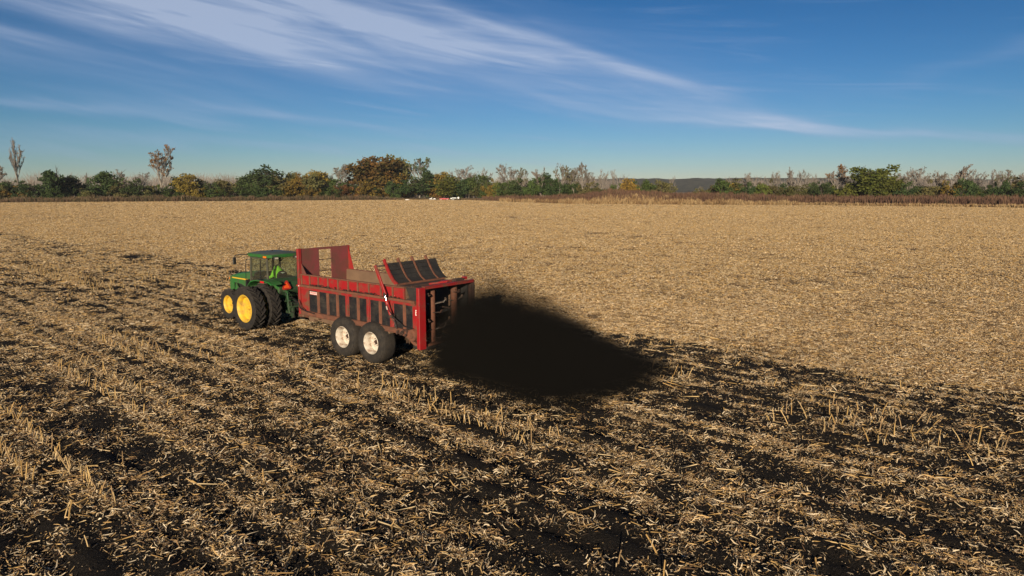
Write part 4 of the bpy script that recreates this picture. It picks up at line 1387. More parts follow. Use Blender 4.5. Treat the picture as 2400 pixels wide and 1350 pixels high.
for y_ in (.52, -.52):
    bt = MB(); bt.tube([(-2.12, y_, .92), (-2.12, y_, 2.72)], .115, 12)
    bo = bt.build('beater', M['rust'], T, True)
    for k in range(6):
        bl = MB()
        a = k * 1.05 + (0 if y_ > 0 else .6); z_ = 1.05 + k * .28
        for q in (0, math.pi):
            c_, s_ = math.cos(a + q), math.sin(a + q)
            bl.bar((-2.12 + c_ * .08, y_ + s_ * .08, z_), (-2.12 + c_ * .40, y_ + s_ * .40, z_ + .05), .13, .02)
            bl.bar((-2.12 + c_ * .38, y_ + s_ * .38, z_ + .02), (-2.12 + c_ * .46, y_ + s_ * .46, z_ + .13), .06, .025)
        bl.build('paddle', M['steel'] if k % 3 == 1 else M['rust_dark'], bo)
p = MB(); p.box(-2.38, -2.0, -1.1, 1.1, .86, .93); p.build('rear_sill', M['rust'], T)
# gearbox and linkage low on the left
p = MB(); p.lathe([(.001, .10), (.09, .10), (.10, .07), (.185, .065), (.20, .03), (.20, -.10), (.001, -.10)], 24, (-1.97, 1.24, 1.22))
p.build('gearbox', M['rust'], T, True)
p = MB(); p.prism([(-1.15, 1.20), (-1.30, 1.36), (-1.75, 1.30), (-1.80, 1.12), (-2.14, .92), (-2.10, .86), (-1.95, .90), (-1.6, 1.10)], 'y', 1.12, 1.22)
p.build('drive_housing', M['rust'], T, bevel=.01)
p = MB(); r_ = random.Random(8)
for k in range(14):
    x_ = r_.uniform(-1.75, -1.25); z_ = r_.uniform(1.16, 1.34)
    p.lathe([(.001, .05), (.035, .05), (.04, -.05)], 8, (x_, r_.uniform(1.2, 1.28), z_))
p.build('sprocket_cluster', M['rust_dark'], T)
p = MB()
for k in range(7):
    x_ = -1.62 - k * .05; p.tube([(x_, 1.24, 1.12), (x_ + r_.uniform(-.02, .02), 1.25, 1.12 - r_.uniform(.06, .22))], .007, 4)
p.build('hanging_twine', M['tan_wall'], T)
# raised rear hood
RB_Y = [1.08, .48, -.15, -.80]
CUR = [(-1.10, 2.76), (-.92, 2.86), (-.78, 3.02), (-.66, 3.20), (-.55, 3.38), (-.47, 3.55)]
for i, y_ in enumerate(RB_Y):
    p = MB()
    pts = CUR
    for k in range(len(pts) - 1):
        p.bar((pts[k][0], y_, pts[k][1]), (pts[k + 1][0] - .0, y_, pts[k + 1][1] + .01), .05, .11, (1, 0, .3))
    p.build('hood_rib', M['red'] if i == 0 else M['rust'], T)
CB = [(-1.07, 2.79), (-.90, 2.90), (-.77, 3.05), (-.67, 3.19), (-.59, 3.33), (-.54, 3.43)]
for i in range(3):
    for k in range(5):
        p = MB()
        a_, b_ = Vector((CB[k][0], 0, CB[k][1])), Vector((CB[k + 1][0], 0, CB[k + 1][1]))
        ym = (RB_Y[i] + RB_Y[i + 1]) / 2; wd = RB_Y[i] - RB_Y[i + 1] - .05
        d_ = (b_ - a_).normalized() * .006
        p.bar((a_.x + d_.x, ym, a_.z + d_.z), (b_.x - d_.x, ym, b_.z - d_.z), wd, .03, (0, -1, 0) if False else (1, 0, .5))
        p.build('hood_board', M['poly_dusty'], T)
p = MB()
for k in range(len(CB) - 1):
    p.bar((CB[k][0], -1.03, CB[k][1]), (CB[k + 1][0], -1.03, CB[k + 1][1]), .40, .03, (1, 0, .5))
p.build('hood_end_board', M['poly_dusty'], T)
p = MB(); p.bar((-1.08, 1.12, 2.765), (-1.08, -1.12, 2.765), .09, .06); p.build('hood_hinge_beam', M['rust'], T, bevel=.006)
# lift arm and hydraulic ram on the left
p = MB(); p.bar((-.22, 1.26, 3.36), (-.70, 1.26, 2.42), .06, .11, (1, 0, 0)); p.build('lift_arm', M['red_clean'], T, bevel=.008)
p = MB(); p.bar((-.26, 1.24, 3.33), (-.55, 1.14, 3.36), .05, .06); p.bar((-.33, 1.23, 3.18), (-.58, 1.14, 3.24), .04, .04); p.build('arm_link', M['rust_dark'], T)
p = MB(); p.tube([(-.66, 1.24, 2.50), (-.70, 1.29, 2.40)], .05, 8); p.box(-.74, -.64, 1.22, 1.32, 2.38, 2.47); p.build('clevis', M['rust_dark'], T, bevel=.008)
p = MB(); p.tube([(-.71, 1.28, 2.42), (-.78, 1.28, 2.20)], .028, 10); p.build('ram_rod', M['chrome'], T, True)
p = MB(); p.tube([(-.775, 1.28, 2.22), (-.975, 1.28, 1.77)], .062, 12); p.tube([(-.775, 1.28, 2.22), (-.79, 1.28, 2.185)], .07, 12)
ram = p.build('hydraulic_ram', M['red_clean'], T, True)
p = MB(); p.bar((-.845, 1.345, 2.06), (-.895, 1.345, 1.95), .008, .055, (0, 1, 0)); p.build('ram_sticker', M['decal_white'], ram)
p = MB(); p.box(-1.06, -.93, 1.16, 1.34, 1.68, 1.78); p.build('ram_bracket', M['rust_dark'], T, bevel=.01)
p = MB()
p.tube([(-.86, 1.33, 2.12), (-.98, 1.36, 1.92), (-1.18, 1.32, 1.70), (-1.55, 1.26, 1.48), (-1.95, 1.24, 1.40)], .013, 6)
p.tube([(-.98, 1.30, 1.76), (-1.25, 1.28, 1.62), (-1.60, 1.27, 1.46), (-1.98, 1.25, 1.44)], .013, 6)
p.tube([(-1.0, 1.28, 1.74), (-1.12, 1.26, 1.55), (-1.20, 1.24, 1.32)], .013, 6)
p.build('hydraulic_hose', M['black_rub'], T, True)
# stickers
p = MB(); p.box(3.32, 3.74, 1.095, 1.113, 1.99, 2.10); dc = p.build('maker_plate', M['decal_white'], T)
p = MB(); p.box(3.33, 3.73, 1.1125, 1.1165, 2.035, 2.055)
for k in range(9):
    p.box(3.36 + k * .040, 3.36 + k * .040 + .024, 1.1125, 1.1165, 2.064, 2.090)
p.box(3.33, 3.73, 1.1125, 1.1165, 1.992, 2.006)
p.build('plate_lettering', M['decal_red'], dc)
p = MB(); p.box(-2.13, -2.03, 1.1645, 1.170, 1.86, 2.04); dc = p.build('warning_sticker', M['decal_white'], T)
p = MB(); p.box(-2.11, -2.05, 1.1695, 1.173, 1.98, 2.01); p.box(-2.095, -2.065, 1.1695, 1.173, 1.89, 1.96); p.build('sticker_mark', M['decal_red'], dc)

# ------------------------------------------------------------------ tractor
tc_ = TO + 8.45 * TU - 2.2 * TN
tractor = empty('tractor', (tc_[0], tc_[1], -.03), math.pi / 2 + TR_A)
tag(tractor, 'green row-crop tractor with yellow dual rear wheels pulling the red spreader', 'tractor')
K = tractor
for y_, sd_ in ((1.70, 1), (.96, 1), (-1.70, -1), (-.96, -1)):
    wheel(K, 0, y_, .925, .93, .50, .555, M['yellow'], sd_, 1, .02 if abs(y_) > 1.2 else .0, M['yellow'])
for sd_ in (1, -1):
    wheel(K, 2.92, .86 * sd_, .69, .69, .42, .385, M['yellow'], sd_, 1, .0, M['yellow'])
p = MB(); p.tube([(0, -1.9, .925), (0, 1.68, .925)], .09, 12); p.build('rear_axle', M['black'], K, True)
p = MB(); p.tube([(2.92, -.8, .70), (2.92, .8, .70)], .10, 10); p.box(2.7, 3.15, -.25, .25, .55, .95); p.build('front_axle', M['green_dark'], K)
p = MB(); p.box(.9, 3.75, -.27, .27, .72, 1.62); p.box(-.45, 1.0, -.38, .38, .62, 1.35); p.box(3.4, 3.95, -.24, .24, .75, 1.30); p.build('engine_block', M['dark_int'], K, bevel=.03)
# hood
def hood_sec(x_, hw, zt, zb, cr_):
    return [(x_, -hw, zb), (x_, -hw, zb + (zt - zb) * .60), (x_, -hw * .93, zt - cr_ * .7), (x_, -hw * .70, zt - cr_ * .2), (x_, 0, zt), (x_, hw * .70, zt - cr_ * .2), (x_, hw * .93, zt - cr_ * .7), (x_, hw, zb + (zt - zb) * .60), (x_, hw, zb)]
p = MB(); p.loft([hood_sec(1.50, .47, 2.22, 1.56, .10), hood_sec(2.1, .47, 2.20, 1.56, .10), hood_sec(2.7, .45, 2.14, 1.58, .10), hood_sec(3.2, .42, 2.06, 1.60, .10), hood_sec(3.65, .38, 1.97, 1.60, .09), hood_sec(3.90, .35, 1.90, 1.62, .07), hood_sec(4.0, .30, 1.82, 1.66, .04)])
hood = p.build('hood', M['green'], K, True)
for sg in (1, -1):
    p = MB(); a_, b_ = Vector((3.58, sg * .392, 1.815)), Vector((2.05, sg * .474, 1.815))
    p.prism([(3.62, 1.79), (3.62, 1.835), (1.98, 1.86), (1.98, 1.80)], 'y', .0, .012)
    p.v = [(x, sg * (.476 - max(0, (x - 2.1)) * .057 + y), z) for x, y, z in p.v]
    p.build('hood_stripe', M['stripe'], hood)
    p = MB(); p.prism([(3.92, 1.64), (3.58, 1.64), (3.58, 1.05), (3.92, 1.05)], 'y', .30, .345)
    p.v = [(x, sg * y, z) for x, y, z in p.v]; p.build('front_side_panel', M['green'], K)
    p = MB(); p.prism([(3.30, 1.60), (2.98, 1.22), (3.42, 1.18)], 'y', .36, .40)
    p.v = [(x, sg * y, z) for x, y, z in p.v]; p.build('side_shield', M['green'], K)
    p = MB(); p.prism([(2.9, 1.62), (1.5, 1.62), (1.5, 1.38), (2.1, 1.40), (2.5, 1.52)], 'y', .42, .455)
    p.v = [(x, sg * y, z) for x, y, z in p.v]; p.build('rear_side_panel', M['green'], K)
    p = MB(); p.box(3.93, 4.02, min(sg * .20, sg * .32), max(sg * .20, sg * .32), 1.70, 1.78); p.build('turn_lamp', M['amber'], K)
p = MB(); p.box(3.93, 3.99, -.31, .31, 1.00, 1.66); p.build('grille', M['black'], K, bevel=.01)
p = MB(); p.box(3.9, 4.35, -.28, .28, .70, 1.0); p.build('front_weight', M['green_dark'], K, bevel=.03)
# cab
p = MB(); p.box(-.05, 1.50, -.74, .74, 1.28, 1.80); p.box(1.35, 1.52, -.70, .70, 1.5, 2.05); p.build('cab_body', M['dark_int'], K, bevel=.03)
PIL = [((1.46, .70, 1.80), (1.32, .72, 2.98), .09), ((1.46, -.70, 1.80), (1.32, -.72, 2.98), .09), ((.04, .73, 1.95), (.02, .74, 2.98), .10), ((.04, -.73, 1.95), (.02, -.74, 2.98), .10)]
for a_, b_, wd in PIL:
    p = MB(); p.bar(a_, b_, wd, .07, (0, 1, 0)); p.build('cab_pillar', M['cabframe'], K, bevel=.012)
p = MB(); p.bar((.15, .745, 1.84), (1.40, .725, 1.80), .05, .06); p.bar((.15, -.745, 1.84), (1.40, -.725, 1.80), .05, .06); p.bar((0, -.7, 2.02), (0, .7, 2.02), .06, .07); p.bar((.10, .748, 2.92), (1.30, .738, 2.92), .04, .05); p.build('window_sill', M['cabframe'], K)
def pane(name, quad, parent=K):
    q = [Vector(v) for v in quad]
    n_ = (q[1] - q[0]).cross(q[3] - q[0]).normalized() * .008
    p_ = MB(); p_.add([v - n_ for v in q] + [v + n_ for v in q], [(3, 2, 1, 0), (4, 5, 6, 7), (0, 1, 5, 4), (1, 2, 6, 5), (2, 3, 7, 6), (3, 0, 4, 7)])
    return p_.build(name, M['glass'], parent)
pane('rear_window', [(0, .68, 2.06), (0, -.68, 2.06), (0, -.69, 2.96), (0, .69, 2.96)])
door = pane('door_window', [(1.41, .725, 1.84), (.10, .745, 1.88), (.08, .748, 2.90), (1.29, .735, 2.90)])
p = MB(); p.bar((.55, .762, 1.9), (.52, .762, 2.9), .02, .03, (0, 1, 0)); p.box(.45, .60, .755, .79, 1.86, 1.94); p.build('door_handle', M['black'], door)
pane('side_window', [(1.41, -.725, 1.84), (.10, -.745, 1.88), (.08, -.748, 2.90), (1.29, -.735, 2.90)])
pane('windshield', [(1.46, .66, 2.06), (1.46, -.66, 2.06), (1.335, -.68, 2.96), (1.335, .68, 2.96)])
# roof
def rsec(z_, x0, x1, hw, c_=.16):
    return [(x0, -hw + c_, z_), (x0 + c_, -hw, z_), (x1 - c_, -hw, z_), (x1, -hw + c_, z_), (x1, hw - c_, z_), (x1 - c_, hw, z_), (x0 + c_, hw, z_), (x0, hw - c_, z_)]
p = MB(); p.loft([rsec(2.95, -.16, 1.46, .76), rsec(2.97, -.22, 1.54, .81), rsec(3.08, -.24, 1.58, .83), rsec(3.105, -.22, 1.56, .81)]); roof = p.build('roof', M['green'], K, True)
p = MB(); p.loft([rsec(3.10, -.21, 1.54, .80), rsec(3.145, -.12, 1.42, .70), rsec(3.185, .10, 1.15, .45, .12), rsec(3.19, .3, .95, .25, .08)]); p.build('roof_top', M['rooftop'], roof, True)
for x_, y_, s_ in ((.03, .835, 1), (1.1, .835, 1), (.03, -.835, 1)):
    p = MB(); p.box(x_ - .11, x_ + .11, y_ - .02, y_ + .03, 2.965, 3.04); p.build('marker_light', M['amber'], roof, bevel=.012) if x_ < .5 else None
for y_ in (.50, -.50):
    p = MB(); p.box(-.33, -.20, y_ - .11, y_ + .11, 2.90, 3.02); wl = p.build('work_light', M['black'], roof, bevel=.015)
    p = MB(); p.box(-.34, -.328, y_ - .075, y_ + .075, 2.915, 2.99); p.build('lens', M['lamp_glass'], wl)
p = MB(); p.box(1.50, 1.62, .52, .74, 3.0, 3.08); wl = p.build('work_light', M['black'], roof, bevel=.012)
p = MB(); p.box(1.617, 1.63, .54, .72, 3.01, 3.07); p.build('lens', M['lamp_glass'], wl)
p = MB(); p.box(-.42, -.20, -.80, -.62, 2.98, 3.22); p.tube([(-.25, -.45, 3.12), (-.30, -.47, 3.24), (-.30, -.75, 3.24), (-.25, -.78, 3.12)], .012, 6); p.build('antenna_bracket', M['black'], roof)
p = MB(); p.lathe([(.001, .0), (.04, 0), (.03, .05), (.001, .05)], 8, (.6, .1, 3.19)); p.v = [(x, y, z) for x, y, z in p.v]; p.build('roof_knob', M['black'], roof)
# mirror and rails
p = MB(); p.tube([(1.48, .74, 3.02), (1.62, 1.10, 3.05), (1.66, 1.28, 3.02), (1.68, 1.30, 2.92)], .02, 6); mi = p.build('mirror_arm', M['black'], K, True)
p = MB(); p.box(1.66, 1.71, 1.22, 1.38, 2.62, 2.94); p.build('mirror', M['black'], mi, bevel=.02)
p = MB(); p.tube([(1.30, .80, 2.84), (1.36, .92, 2.84), (1.40, .94, 2.74), (1.46, .95, 1.60), (1.46, .90, 1.50)], .016, 6); p.build('grab_rail', M['black'], K, True)
p = MB(); p.box(1.50, 1.62, .62, .84, 1.62, 1.92); p.box(1.2, 1.6, .74, .98, 1.12, 1.18); p.box(1.2, 1.6, .76, 1.0, .78, .84); p.tube([(1.25, .98, .8), (1.25, .92, 1.5)], .02, 6); p.tube([(1.55, .98, .8), (1.55, .92, 1.5)], .02, 6); p.build('cab_steps', M['black'], K)
p = MB(); p.tube([(1.75, -.58, 1.5), (1.75, -.60, 2.3), (1.72, -.60, 3.0)], [.06, .07, .05], 10); p.build('exhaust_stack', M['black'], K, True)
# wipers / inner bars seen through the glass
p = MB(); p.bar((1.40, .4, 2.20), (1.34, -.25, 2.85), .02, .02); p.bar((.02, .35, 2.55), (.02, -.05, 2.90), .02, .02); p.build('wiper', M['black'], K)
# fenders
for sg in (1, -1):
    p = MB()
    path = [(1.00, 1.50), (.90, 1.78), (.66, 1.97), (.30, 2.04), (-.35, 2.05), (-.72, 2.02), (-.92, 1.94)]
    inner = [(x - (.0 if z > 1.6 else .05), z - .045) for x, z in path]
    p.prism(path + inner[::-1], 'y', .66, 1.20)
    p.prism([(1.00, 1.50), (.9, 1.75), (.66, 1.94), (.3, 2.0), (-.35, 2.0), (-.7, 1.98), (-.55, 1.3), (0, 1.2), (.6, 1.2)], 'y', .62, .66)
    p.v = [(x, sg * y, z) for x, y, z in p.v]
    fe = p.build('fender', M['green'], K, bevel=.01)
    p = MB(); p.box(-.42, -.14, 1.195, 1.225, 1.955, 2.035); p.v = [(x, sg * y, z) for x, y, z in p.v]; p.build('tail_light', M['tail'], fe, bevel=.008)
    p = MB(); p.box(-.05, .16, 1.0, 1.12, 2.04, 2.09); p.v = [(x, sg * y, z) for x, y, z in p.v]; p.build('fender_lamp', M['black'], fe)
# rear body, three-point hitch
p = MB(); p.prism([(-.02, 2.05), (-.30, 2.04), (-.62, 1.92), (-.66, 1.55), (-.45, 1.20), (-.02, 1.20)], 'y', -.64, .64); p.build('rear_body', M['green_dull'], K, bevel=.03)
p = MB(); p.prism([(-.3, 1.2), (-.7, 1.15), (-.75, .62), (-.3, .55)], 'y', -.30, .30); p.box(-.85, -.6, -.16, .16, .82, 1.08); p.build('rear_housing', M['green_dark'], K, bevel=.03)
for sg in (1, -1):
    p = MB(); p.bar((-.45, sg * .36, .70), (-1.35, sg * .44, .62), .05, .11); p.build('lift_link', M['green_dark'], K, bevel=.008)
    p = MB(); p.bar((-.42, sg * .40, 1.62), (-.98, sg * .46, 1.55), .07, .10); p.build('rocker_arm', M['green_dull'], K, bevel=.008)
    p = MB(); p.tube([(-.95, sg * .46, 1.55), (-1.05, sg * .45, .66)], [.03, .035], 8); p.build('lift_rod', M['green_dull'], K, True)
    p = MB(); p.tube([(-.55, sg * .30, 1.05), (-.95, sg * .40, 1.52)], .045, 8); p.build('lift_cylinder', M['green_dark'], K, True)
p = MB(); p.bar((-1.10, -.46, .92), (-1.10, .46, .92), .05, .07); p.bar((-.8, -.36, 1.14), (-.8, .5, 1.14), .04, .05); p.build('cross_bar', M['green_dull'], K)
p = MB(); p.tube([(-.55, .02, 1.30), (-1.15, .02, 1.02)], .04, 8); p.build('top_link', M['green_dark'], K, True)
p = MB(); p.prism([(-.60, .52), (-1.15, .50), (-1.15, .42), (-.4, .42)], 'y', -.09, .09); p.box(-1.10, -.98, -.02, .02, .40, .62); p.prism([(-1.02, .92), (-1.12, .92), (-1.20, .46), (-1.02, .42)], 'y', .28, .36); p.build('drawbar', M['green_dark'], K, bevel=.01)
p = MB(); r_ = random.Random(3)
for k in range(7):
    y_ = r_.uniform(-.35, .4)
    p.tube([(-.55, y_, 1.35 + r_.uniform(-.1, .2)), (-.85, y_ + r_.uniform(-.1, .1), 1.25 + r_.uniform(-.2, .1)), (-1.3, y_ + r_.uniform(-.2, .2), .95 + r_.uniform(-.15, .2)), (-1.75, r_.uniform(-.2, .2), .98)], .013, 5)
p.build('hydraulic_hose', M['black_rub'], K, True)
# slow-vehicle triangle
def tri(rad, cut):
    pts = []
    for k in range(3):
        a = math.pi / 2 + k * 2 * math.pi / 3
        for q in (-1, 1):
            aa = a + q * cut
            pts.append((rad * math.cos(aa), rad * math.sin(aa)))
    return pts
p = MB(); p.prism([(y_ + .34, z_ + 1.78) for y_, z_ in tri(.235, .16)], 'x', -.745, -.735); sv = p.build('slow_vehicle_triangle', M['smv_red'], K)
p = MB(); p.prism([(y_ + .34, z_ + 1.78) for y_, z_ in tri(.16, .04)], 'x', -.752, -.744); p.build('triangle_center', M['smv'], sv)
p = MB(); p.bar((-.60, .34, 1.95), (-.735, .34, 1.80), .03, .02); p.build('triangle_bracket', M['black'], sv)
# cab interior
p = MB(); p.box(.12, .62, -.27, .27, 1.72, 1.86); p.prism([(-.27, 1.80), (.27, 1.80), (.27, 2.16), (.20, 2.29), (.09, 2.345), (-.09, 2.345), (-.20, 2.29), (-.27, 2.16)], 'x', .05, .16); p.box(.15, .60, -.40, -.29, 1.95, 2.08); seat = p.build('seat', M['seat'], K, bevel=.05)
p = MB(); p.box(.034, .052, -.09, .09, 2.26, 2.285); p.prism([(-.05, 2.287), (.05, 2.287), (.0, 2.22)], 'x', .032, .051); p.build('seat_emblem', M['decal_white'], seat)
p = MB(); p.box(.1, .75, -.68, -.40, 1.6, 2.05); p.box(1.05, 1.3, -.18, .18, 1.55, 2.05); p.build('control_console', M['dark_int'], K, bevel=.03)
p = MB(); p.tube([(1.1 + .06 * math.sin(2 * math.pi * k / 16), .19 * math.cos(2 * math.pi * k / 16), 2.12 + .19 * math.sin(2 * math.pi * k / 16) * .6) for k in range(17)], .014, 6, False); p.tube([(1.2, 0, 1.9), (1.08, 0, 2.12)], .03, 8); p.build('steering_wheel', M['black'], K, True)

# ------------------------------------------------------------------ driver
TRM = Matrix.Translation(tractor.location) @ Matrix.Rotation(math.pi / 2 + TR_A, 4, 'Z')
def figure(name, joints, edges, radii, material, parent=None, voxel=.016):
    """one continuous body: tapered limbs and trunk fused by a voxel remesh"""
    p_ = MB()
    for a_, b_ in edges:
        pa, pb = Vector(joints[a_]), Vector(joints[b_])
        ra, rb = [q if isinstance(q, tuple) else (q, q) for q in (radii[a_], radii[b_])]
        d_ = (pb - pa).normalized()
        s_ = Vector((0, 1, 0)) - d_ * d_.y
        if s_.length < .1: s_ = Vector((1, 0, 0)) - d_ * d_.x
        s_.normalize(); t_ = d_.cross(s_)
        secs_ = []
        for k in range(11):
            f_ = -.5 + k * .2                     # round caps beyond both joints
            if f_ < 0: c_, q = pa, math.sqrt(max(.02, 1 - (f_ / .5) ** 2)); off_ = f_ / .5 * min(ra) * .9; rr = ra
            elif f_ > 1: c_, q = pb, math.sqrt(max(.02, 1 - ((f_ - 1) / .5) ** 2)); off_ = (f_ - 1) / .5 * min(rb) * .9; rr = rb
            else: c_, q, off_ = pa.lerp(pb, f_), 1, 0; rr = (ra[0] + (rb[0] - ra[0]) * f_, ra[1] + (rb[1] - ra[1]) * f_)
            secs_.append([c_ + d_ * off_ + (s_ * math.cos(2 * math.pi * j / 12) * rr[0] + t_ * math.sin(2 * math.pi * j / 12) * rr[1]) * q for j in range(12)])
        p_.loft(secs_)
    o = p_.build(name, material, parent, 'all')
    rm = o.modifiers.new('fuse', 'REMESH'); rm.mode = 'VOXEL'; rm.voxel_size = voxel; rm.use_smooth_shade = True
    sm_ = o.modifiers.new('smooth', 'SMOOTH'); sm_.iterations = 4
    return o
# seated, hands on the wheel, head turned a little to the left and bowed
J = [(.34, 0, 1.93), (.32, 0, 2.12), (.34, .0, 2.32), (.37, 0, 2.44), (.41, .02, 2.48), (.44, .03, 2.55), (.45, .035, 2.61),
     (.36, .17, 2.40), (.50, .25, 2.18), (.78, .19, 2.10), (.99, .19, 2.13),
     (.36, -.17, 2.40), (.50, -.25, 2.18), (.78, -.19, 2.10), (.99, -.19, 2.13),
     (.40, .10, 1.92), (.78, .16, 1.98), (.84, .17, 1.58), (1.00, .17, 1.50),
     (.40, -.10, 1.92), (.78, -.16, 1.98), (.84, -.17, 1.58), (1.00, -.17, 1.50)]
ED = [(0, 1), (1, 2), (2, 3), (3, 4), (4, 5), (5, 6), (2, 7), (7, 8), (8, 9), (9, 10), (2, 11), (11, 12), (12, 13), (13, 14), (0, 15), (15, 16), (16, 17), (17, 18), (0, 19), (19, 20), (20, 21), (21, 22)]
RD = [(.13, .10), (.13, .10), (.13, .10), (.06, .06), (.055, .055), (.09, .08), (.07, .065), .06, .048, .04, .032, .06, .048, .04, .032, .085, .065, .05, .045, .085, .065, .05, .045]
person = figure('person', J, ED, RD, M['skin'])
person.matrix_world = TRM @ Matrix.Translation((.02, 0, -.10))
tag(person, 'driver in a bright green hooded sweatshirt seated in the tractor cab', 'person')
JS = J[:4] + [(.39, .015, 2.47), (.41, .03, 2.52), (.42, .035, 2.56)] + J[7:10] + [(.93, .19, 2.125)] + J[11:14] + [(.93, -.19, 2.125)]
ES = [(0, 1), (1, 2), (2, 3), (3, 4), (4, 5), (5, 6), (2, 7), (7, 8), (8, 9), (9, 10), (2, 11), (11, 12), (12, 13), (13, 14)]
RS = [(.19, .15), (.215, .16), (.24, .17), (.17, .15), (.15, .15), (.15, .15), (.13, .13), .12, .07, .06, .05, .085, .07, .06, .05]
figure('hooded_sweatshirt', JS, ES, RS, M['hivis'], person)
JT = [J[0]] + J[15:18] + J[19:22]
figure('trousers', JT, [(0, 1), (1, 2), (2, 3), (0, 4), (4, 5), (5, 6)], [(.16, .12), .10, .08, .065, .10, .08, .065], M['trouser'], person)
for sg in (1, -1):
    p = MB(); p.loft([[(.78, sg * .17 + a, z) for a, z in ((-.05, 1.45), (.05, 1.45), (.05, 1.58), (-.05, 1.58))], [(.95, sg * .17 + a, z) for a, z in ((-.055, 1.45), (.055, 1.45), (.05, 1.53), (-.05, 1.53))], [(1.06, sg * .17 + a, z) for a, z in ((-.035, 1.45), (.035, 1.45), (.03, 1.49), (-.03, 1.49))]])
    p.build('shoe', M['shoe'], person, bevel=.01)
    # five curled fingers round the wheel rim
    for k in range(4):
        y_ = sg * .19 + (k - 1.5) * .020
        p = MB(); p.tube([(1.02, y_, 2.15), (1.07, y_, 2.17), (1.10, y_, 2.15), (1.105, y_, 2.115)], [.0095, .009, .0085, .007], 6); p.build('finger', M['skin'], person, True)
    p = MB(); p.tube([(1.0, sg * .15, 2.13), (1.05, sg * .14, 2.11), (1.09, sg * .15, 2.10)], [.011, .010, .008], 6); p.build('thumb', M['skin'], person, True)
# face on the bowed head (turned away from the field edge)
for sg in (1, -1):
    p = MB(); p.lathe([(.001, .006), (.010, .004), (.012, -.004)], 8); 
    e_ = p.build('eye', M['black'], person); e_.location = (.532, .03 + sg * .032, 2.565); e_.rotation_euler = (0, 0, -math.pi / 2)
p = MB(); p.add([(.52, .02, 2.56), (.52, .04, 2.56), (.555, .03, 2.52), (.525, .015, 2.52), (.525, .045, 2.52)], [(0, 1, 2), (0, 2, 3), (1, 4, 2), (2, 4, 3)]); p.build('nose', M['skin'], person)
p = MB(); p.box(.525, .533, .008, .052, 2.485, 2.494); p.build('mouth', M['shoe'], person)

# ------------------------------------------------------------------ vehicles parked at the far field edge
def far_spot(px, d):
    return (at_px(px, d), d, 0.0)
def small_wheel(parent, x, y, r0, wd=.24):
    p = MB(); p.lathe([(r0 * .55, wd / 2 - .02), (r0 * .95, wd / 2), (r0, wd / 2 - .04), (r0, -wd / 2 + .04), (r0 * .95, -wd / 2), (r0 * .55, -wd / 2)], 18)
    o = p.build('wheel', M['tyre'], parent, True); o.location = (x, y, r0)
    p = MB(); p.lathe([(.001, wd / 2 - .04), (r0 * .3, wd / 2 - .02), (r0 * .56, wd / 2 - .03), (r0 * .56, -wd / 2 + .03), (.001, -wd / 2 + .03)], 14); p.build('rim', M['alu'], o, True)
FE = 410.0
pk = empty('pickup_truck', far_spot(1043, FE), R(176))
tag(pk, 'red pickup truck parked in front of the hedgerow', 'pickup')
p = MB(); p.prism([(-2.9, .55), (-2.9, 1.08), (-.5, 1.12), (-.45, 1.15), (1.2, 1.15), (2.55, 1.08), (2.85, .95), (2.9, .5), (2.3, .42), (-2.4, .42)], 'y', -.95, .95); p.build('body', M['red_truck'], pk, bevel=.06)
p = MB(); p.loft([[(-.55, -.88, 1.12), (1.25, -.88, 1.12), (1.25, .88, 1.12), (-.55, .88, 1.12)], [(-.40, -.74, 1.78), (.50, -.74, 1.78), (.50, .74, 1.78), (-.40, .74, 1.78)]]); cb = p.build('cabin', M['car_glass'], pk, bevel=.03)
p = MB(); p.box(-.42, .52, -.75, .75, 1.77, 1.83); p.build('roof', M['red_truck'], pk, bevel=.02)
for sg in (1, -1):
    p = MB(); p.bar((.35, sg * .83, 1.13), (.30, sg * .75, 1.78), .08, .05); p.build('pillar', M['red_truck'], pk)
    p = MB(); p.box(2.83, 2.92, sg * .62 - .16, sg * .62 + .16, .78, .92); p.build('headlight', M['lamp_glass'], pk)
    for x_ in (1.85, -1.75): small_wheel(pk, x_, sg * .84, .38)
p = MB(); p.box(-2.75, -.6, -.78, .78, 1.09, 1.13); p.build('cargo_bed', M['black'], pk)
p = MB(); p.box(2.86, 3.0, -.93, .93, .42, .60); p.build('bumper', M['alu'], pk, bevel=.02)
tk = empty('tank_trailer', far_spot(1066.5, FE - 4), R(183))
tag(tk, 'dark flat trailer carrying a grey and white tank next to the red pickup', 'trailer')
p = MB(); p.box(-3.0, 3.1, -.95, .95, .55, .78); p.bar((3.0, 0, .62), (3.9, 0, .52), .14, .12); p.box(-1.4, 1.2, -.95, .95, .78, 1.0); p.build('deck', M['black'], tk, bevel=.02)
p = MB(); p.box(-1.2, 1.6, -.7, .7, 1.0, 1.62); p.build('grey_tank', M['alu'], tk, bevel=.12)
p = MB(); p.lathe([(.001, .85), (.45, .82), (.58, .68), (.60, 0), (.58, -.68), (.45, -.82), (.001, -.85)], 22, (-2.25, 0, 1.40)); p.build('white_tank', M['white_body'], tk, True)
p = MB(); p.box(1.6, 2.4, -.6, .6, .8, 1.35); p.build('pump_box', M['white_body'], tk, bevel=.05)
for sg in (1, -1):
    for x_ in (.5, 1.35): small_wheel(tk, x_, sg * 1.0, .36)
ut = empty('utility_vehicle', far_spot(1015.5, FE), R(10))
tag(ut, 'small white utility vehicle with black roll bars by the hedgerow', 'utility vehicle')
p = MB(); p.prism([(-1.9, .5), (-1.9, .95), (-.6, 1.0), (-.5, .65), (.5, .65), (.7, 1.15), (1.4, 1.02), (1.8, .75), (1.8, .45)], 'y', -.72, .72); p.build('body', M['white_body'], ut, bevel=.05)
p = MB()
for sg in (-.66, .66):
    p.tube([(.75, sg, 1.1), (.35, sg, 1.95), (-.6, sg, 1.95), (-.75, sg, .95)], .035, 6)
